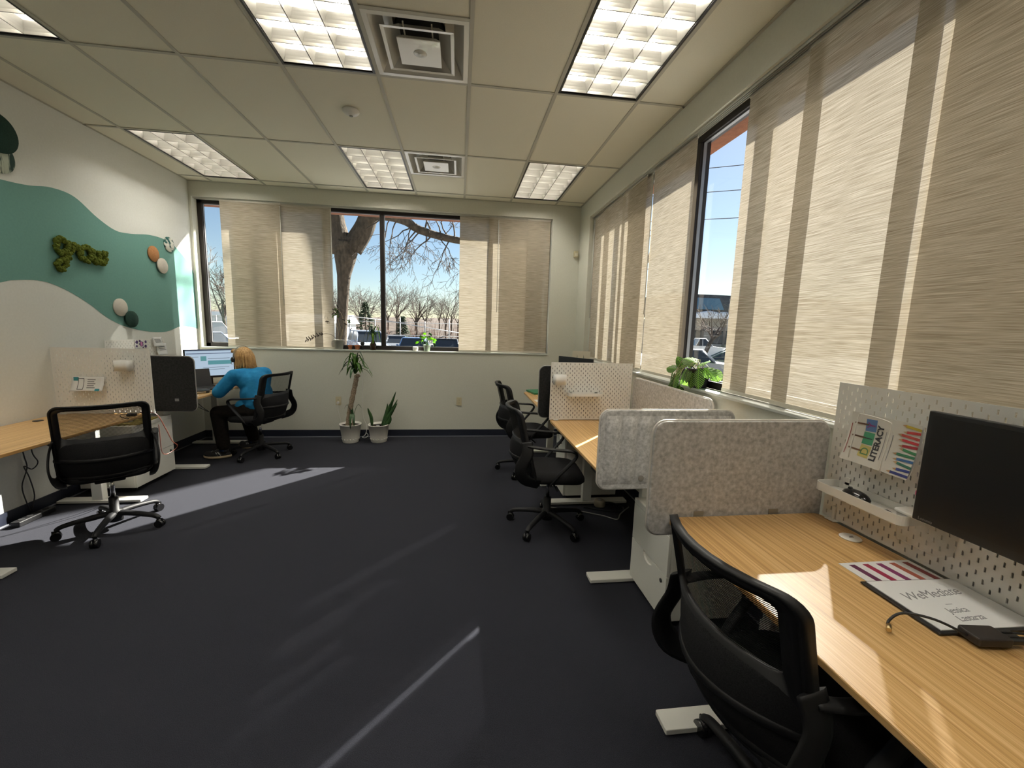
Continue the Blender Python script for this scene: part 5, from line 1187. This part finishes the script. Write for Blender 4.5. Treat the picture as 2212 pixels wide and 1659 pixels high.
bare_tree('lone bare tree seen through the narrow gap by the cream wall', -17.6, 34, 8.2, 55, .14, 4)
bare_tree('dark leaning bare tree in front of the snowy-roofed building', 20.6, 33.0, 5.6, 77, .22, 3, lean=1.6)
def evergreen(x, y, h, label):
    t = thing('evergreen_tree', label, 'tree', (x, y, GZ)); rng = random.Random(int(h*10))
    MB().cyl((0, 0, 0), (0, 0, h*.9), .12, .03, 8).build('trunk', M_treeb, t)
    mb = MB()
    for i in range(420):
        z = h*(.10+.88*rng.random()**.9); rr = (1-z/h)*h*.36+.08; a = rng.uniform(0, 6.28); r = rr*rng.uniform(.35, 1.)
        c = Vector((r*math.cos(a), r*math.sin(a), z-.12*r)); d = Vector((math.cos(a), math.sin(a), -.25))*.30; s = Vector((-math.sin(a), math.cos(a), 0))*.09
        mb.add([c-d*.5-s*.4, c-d*.5+s*.4, c+s, c+d, c-s, c+Vector((0, 0, .07))], [(0, 1, 5), (1, 2, 5), (2, 3, 5), (3, 4, 5), (4, 0, 5)])
    mb.build('foliage', noisy('evergreen_needles', (.014, .028, .012), (.045, .07, .03), (3, 3, 3), .9), t)['kind'] = 'stuff'
evergreen(-9.7, 45, 4.6, 'dark green evergreen tree beside the bare trees'); evergreen(-6.2, 47, 3.2, 'small dark evergreen tree near the end of the fence')
# brushy hill behind the lot
def hill(u, v):
    x = -70+150*u; y = 62+40*v; n_ = noise.noise(Vector((x*.12, y*.2, 3)))
    return Vector((x, y, GZ+(3.3+1.0*n_)*min(1, v*2.4)**.6+.3*noise.noise(Vector((x*1.1, y, 0)))))
struct(MB().grid(hill, 150, 14).build('hillside', M_brush))
def brush_clump(x, y, seed):
    rng = random.Random(seed); mb = MB()
    for i in range(46):
        b = Vector((rng.uniform(-3, 3), rng.uniform(-.8, .8), 0)); h = rng.uniform(1.2, 3.4)
        mb.tube([b, b+Vector((rng.uniform(-.2, .2), 0, h*.5)), b+Vector((rng.uniform(-.5, .5), rng.uniform(-.3, .3), h))], [.035, .025, .012], 3, cap=False)
    o = mb.build('brush_thicket', mat('brush_twig', (.17, .10, .075), .95)); o.location = (x, y, GZ-.05); tag(o, 'reddish brown twiggy thicket at the foot of the hillside', 'brush', 'thickets along the hillside'); o['kind'] = 'stuff'
for i in range(8): brush_clump(-24+i*6.3, 54+rt.uniform(-2, 2), 300+i)
# fence
t = thing('chain_fence', 'tall grey pipe fence across the back of the parking lot', 'fence', (-6, 37, GZ)); M_gal = mat('galvanised', (.40, .40, .40), .45, .6)
for i in range(17): MB().cyl((-18+i*2.1, 0, 0), (-18+i*2.1, 0, 2.6+.25*(i % 2)), .04, n=8).build('post', M_gal, t)
for z in (1.35, 2.45): MB().cyl((-18, 0, z), (15.6, 0, z), .022, n=6).build('rail', M_gal, t)
MB().cyl((-.6, -.05, 2.6), (7.2, -.05, 1.5), .035, n=6).build('slanted_rail', M_gal, t); MB().cyl((-6.5, -.05, 3.1), (-.6, -.05, 2.6), .035, n=6).build('slanted_rail', M_gal, t)
MB().box(-18, 15.6, .05, .12, .0, .55).build('kerb_wall', mat('concrete_grey', (.30, .30, .31), .9), t)
for x, y, w, lab in ((-13.5, 35.4, 2.2, 'long heap of ploughed snow at the fence, near the pale shed'), (-1.2, 35.6, 1.6, 'low snow heap at the fence behind the black sedan'), (3.4, 35.4, 1.5, 'low snow heap at the fence behind the black pickup'), (-8.6, 35.2, 1.3, 'small snow heap at the fence behind the silver blue car'), (15, 37.5, 3, 'broad snow heap in front of the beige building')):
    o = MB().grid(lambda u, v: Vector((w*(2*u-1), .7*(2*v-1), max(-.05, .42*math.sin(PI*u)*math.sin(PI*v)*(1+.5*noise.noise(Vector((u*6, v*4, x)))))+.62-.6)), 16, 8).build('snow_bank', M_snow); o.location = (x, y, GZ); tag(o, lab, 'snow', 'snow banks in the parking lot')
# cars
M_carglass = mat('car_glass', (.035, .042, .05), .12); M_tyre = mat('tyre', (.012, .012, .012), .85); M_lampc = mat('headlamp', (.75, .77, .8), .1)
def car(label, x, y, rz, paint, Lc=4.6, Wc=1.8, Hc=1.45, suv=False, pickup=False, z=GZ):
    t = thing('parked_car', label, 'car', (x, y, z), rz, 'cars in the parking lot')
    hb = .62*Hc if not suv else .60*Hc; a = Lc/2; w = Wc/2; m = mat('paint_'+paint[0], paint[1], .25, .1, coat=.6)
    hood = -a*.30 if not suv else -a*.42
    side = [(-a, .32), (-a, .55*hb+.12), (-a+.15, hb*.84), (hood-.15, hb), (a*.75, hb+.02), (a-.04, hb*.93), (a, .5*hb), (a, .32), (a-.25, .22), (-a+.2, .22)]
    mb = MB(); n = len(side)
    mb.add([(-w*.93, p, q) for p, q in side]+[(-w, p*.985, (q-.45)*.94+.45) for p, q in side]+[(w, p*.985, (q-.45)*.94+.45) for p, q in side]+[(w*.93, p, q) for p, q in side],
           [(r*n+i, r*n+(i+1) % n, (r+1)*n+(i+1) % n, (r+1)*n+i) for r in range(3) for i in range(n)]+[tuple(range(n)), tuple(range(3*n, 4*n))])
    mb.build('body', m, t, bevel=.03)
    f0, f1 = hood-.12, hood+.50; r1, r0 = (a*.42, a*.80) if not suv else (a*.80, a*.93)
    if pickup: r1, r0 = a*.10, a*.22
    tw, bw_ = w*.76, w*.92
    # glasshouse
    q = [(f0, hb), (f1, Hc-.05), (r1, Hc-.05), (r0, hb)]
    MB().add([(-bw_, f0, hb-.01), (bw_, f0, hb-.01), (tw, f1, Hc-.05), (-tw, f1, Hc-.05)], [(0, 1, 2, 3)]).build('windscreen', M_carglass, t, solid=.01)
    MB().add([(-bw_, r0, hb-.01), (bw_, r0, hb-.01), (tw, r1, Hc-.05), (-tw, r1, Hc-.05)], [(0, 3, 2, 1)]).build('rear_window', M_carglass, t, solid=.01)
    for s in (-1, 1):
        MB().add([(s*bw_, f0+.05, hb), (s*bw_, r0-.05, hb), (s*tw, r1-.03, Hc-.07), (s*tw, f1+.03, Hc-.07)], [(0, 1, 2, 3)]).build('side_window', M_carglass, t, solid=.01)
        MB().tube([(s*bw_, f0, hb), (s*tw, f1, Hc-.05)], .035, 6).tube([(s*bw_, r0, hb), (s*tw, r1, Hc-.05)], .04, 6).tube([(s*bw_*.99, (f1+r1)/2, hb), (s*tw, (f1+r1)/2, Hc-.05)], .03, 6).build('pillar', m, t)
        MB().ell((s*(w+.07), f0+.28, hb+.05), (.09, .05, .07), 8, 6).build('wing_mirror', m, t)
        MB().ell((s*w*.72, -a*.965, hb*.72), (.17, .10, .075), 10, 6).build('headlight', M_lampc, t)
        MB().box(s*w*.72-.14, s*w*.72+.14, a-.03, a+.01, hb*.70, hb*.86).build('tail_light', mat('tail_red', (.35, .02, .02), .2), t)
        for yy in (-a*.62, a*.62):
            wh = MB().cyl((s*(w-.20), yy, .32), (s*(w+.01), yy, .32), .32, n=20).build('wheel', M_tyre, t)
            MB().cyl((s*(w+.005), yy, .32), (s*(w+.02), yy, .32), .20, n=14).build('hubcap', mat('hub_alloy', (.45, .45, .46), .3, .8), wh)
    MB().prism([(-tw-.01, f1-.06), (tw+.01, f1-.06), (tw+.01, r1+.05), (-tw-.01, r1+.05)], Hc-.06, Hc).build('roof', m, t, bevel=.03)
    MB().box(-w*.5, w*.5, -a-.012, -a+.05, .42, hb*.72).build('grille', M_black, t); MB().box(-.25, .25, -a-.02, -a-.013, .36, .48).build('number_plate', M_paper, t)
silver = ('silver_blue', (.50, .56, .66)); navy = ('navy', (.18, .29, .48)); blk = ('black', (.02, .022, .028)); wht = ('white', (.72, .73, .74)); grey = ('grey', (.22, .24, .27)); pale = ('pale_blue', (.30, .38, .50))
car('silver blue sport utility car parked behind the sill pots', -6.3, 29.6, math.radians(24), silver, 4.9, 1.95, 1.80, True)
car('blue sedan parked facing the window, between the mullion and the round-leaved plant', -3.0, 28.0, math.radians(0), navy, 4.6, 1.85, 1.45)
car('black sedan parked behind the round-leaved sill plant', -.85, 28.2, math.radians(0), blk, 4.6, 1.75, 1.42)
car('small dark grey car parked behind the blue sedan', -4.9, 33.6, math.radians(10), grey, 4.2, 1.7, 1.4)
car('black pickup whose nose shows at the blind edge', 1.35, 28.6, math.radians(0), blk, 5.2, 1.9, 1.7, False, True)
car('pale blue car seen through the narrow gap by the cream wall', -15.3, 27.6, math.radians(62), pale, 4.6, 1.8, 1.5)
car('white van seen through the narrow gap by the cream wall', -18.4, 33.0, math.radians(70), wht, 5.4, 2.0, 2.1, True)
car('grey car glinting in the sun beyond the leafy plant', 11.6, 19.0, math.radians(58), grey, 4.7, 1.8, 1.5)
car('dark green car behind the glinting grey car', 15.4, 20.6, math.radians(60), ('green', (.02, .06, .05)), 4.5, 1.75, 1.45)
car('white truck far off under the snowy-roofed building', 22.5, 36.5, math.radians(75), wht, 5.2, 1.9, 1.8, False, True)
# buildings
M_beige = noisy('beige_wall', (.34, .30, .25), (.40, .36, .30), (1, 1, 1), .9); M_roofd = noisy('dark_roof', (.05, .05, .055), (.09, .085, .085), (2, 2, 2), .8)
t = thing('commercial_building', 'beige building with a dark roof and a band of snow', 'building', (38, 55, GZ))
MB().box(-12, 26, -8.5, 10, 0, 4.0).build('wall', M_beige, t); MB().prism([(-9.3, 4.6), (12, 4.6), (12, 6.9), (-7.6, 6.9)], -12.8, 26.8, 'X').build('roof', M_roofd, t)
MB().grid(lambda u, v: Vector((-12.9+39.8*u, -9.45+.2*v, 4.0+(.75+.35*noise.noise(Vector((u*26, 1, 0))))*v)), 80, 3).build('snow_band', M_snow, t, solid=.2)
for i in range(9):
    wn = MB().box(-11+i*3.2, -9+i*3.2, -8.56, -8.5, 1.0, 2.6).build('window', M_bronze, t); MB().box(-10.9+i*3.2, -9.1+i*3.2, -8.60, -8.56, 1.1, 2.5).build('pane', M_carglass, wn)
for i in range(4): MB().add([(-10.5+i*6, -9.05, 5.05), (-7.0+i*6, -9.05, 5.05), (-7.0+i*6, -8.0, 6.45), (-10.5+i*6, -8.0, 6.45)], [(0, 1, 2, 3)]).build('skylight', mat('skylight_blue', (.12, .22, .28), .15), t, solid=.06)
for i in range(14): MB().box(-12.1+i*2.8, -11.8+i*2.8, -8.62, -8.5, 0, 4.0).build('pilaster', mat('pilaster', (.24, .20, .16), .9), t)
t = thing('warehouse', 'low white warehouse with a brown band beyond the cars', 'building', (-26, 44, GZ))
MB().box(-14, 9, -6, 8, 0, 2.6).build('wall', mat('white_siding', (.66, .66, .64), .8), t); MB().box(-14.05, 9.05, -6.05, -5.99, .5, 1.6).build('brown_band', mat('brown_band', (.16, .11, .09), .8), t); MB().box(-14.2, 9.2, -6.2, 8.2, 2.6, 2.9).build('roof', M_snow, t)
MB().box(-.6, 1.6, -5.6, -3.5, 2.9, 5.9).build('tower', mat('white_siding2', (.72, .70, .68), .8), t)
for i in range(5):
    wn = MB().box(-12+i*4, -10+i*4, -6.10, -6.05, .8, 1.5).build('window', M_bronze, t); MB().box(-11.9+i*4, -10.1+i*4, -6.12, -6.10, .9, 1.4).build('pane', M_carglass, wn)
t = thing('snowy_shed', 'small pale shed with a snowy roof behind the silver car', 'shed', (-12.6, 41, GZ))
MB().box(-2.4, 2.4, -2, 2, 0, 2.2).build('wall', MATS['white_siding'], t); MB().prism([(-2.3, 2.2), (2.3, 2.2), (0, 3.0)], -2.7, 2.7, 'X').build('roof', M_snow, t); MB().box(-.6, .6, -2.04, -2.0, 0, 1.9).build('door', M_bronze, t)
for z, lab in ((11.4, 'topmost'), (10.0, 'middle'), (8.4, 'lowest')):
    P = [(15+.83*q, 25.1-.56*q, z-.012*q+.0012*(q-11)**2) for q in range(-12, 36, 3)]; o = MB().tube(P, .022, 4).build('overhead_wire', M_dark); tag(o, '%s overhead wire crossing the sky outside the blind wall' % lab, 'wire', 'overhead wires')
for q, lab in ((-12, 'nearer the tree line'), (33, 'far to the side of the lot')):
    t = thing('utility_pole', 'wooden utility pole carrying the overhead wires, %s' % lab, 'utility pole', (15+.83*q, 25.1-.56*q, GZ)); MB().cyl((0, 0, 0), (0, 0, 14), .16, .11, 10).build('pole', M_treeb, t); MB().box(-.06, .06, -.9, .9, 12.6, 12.75).build('crossarm', M_treeb, t)
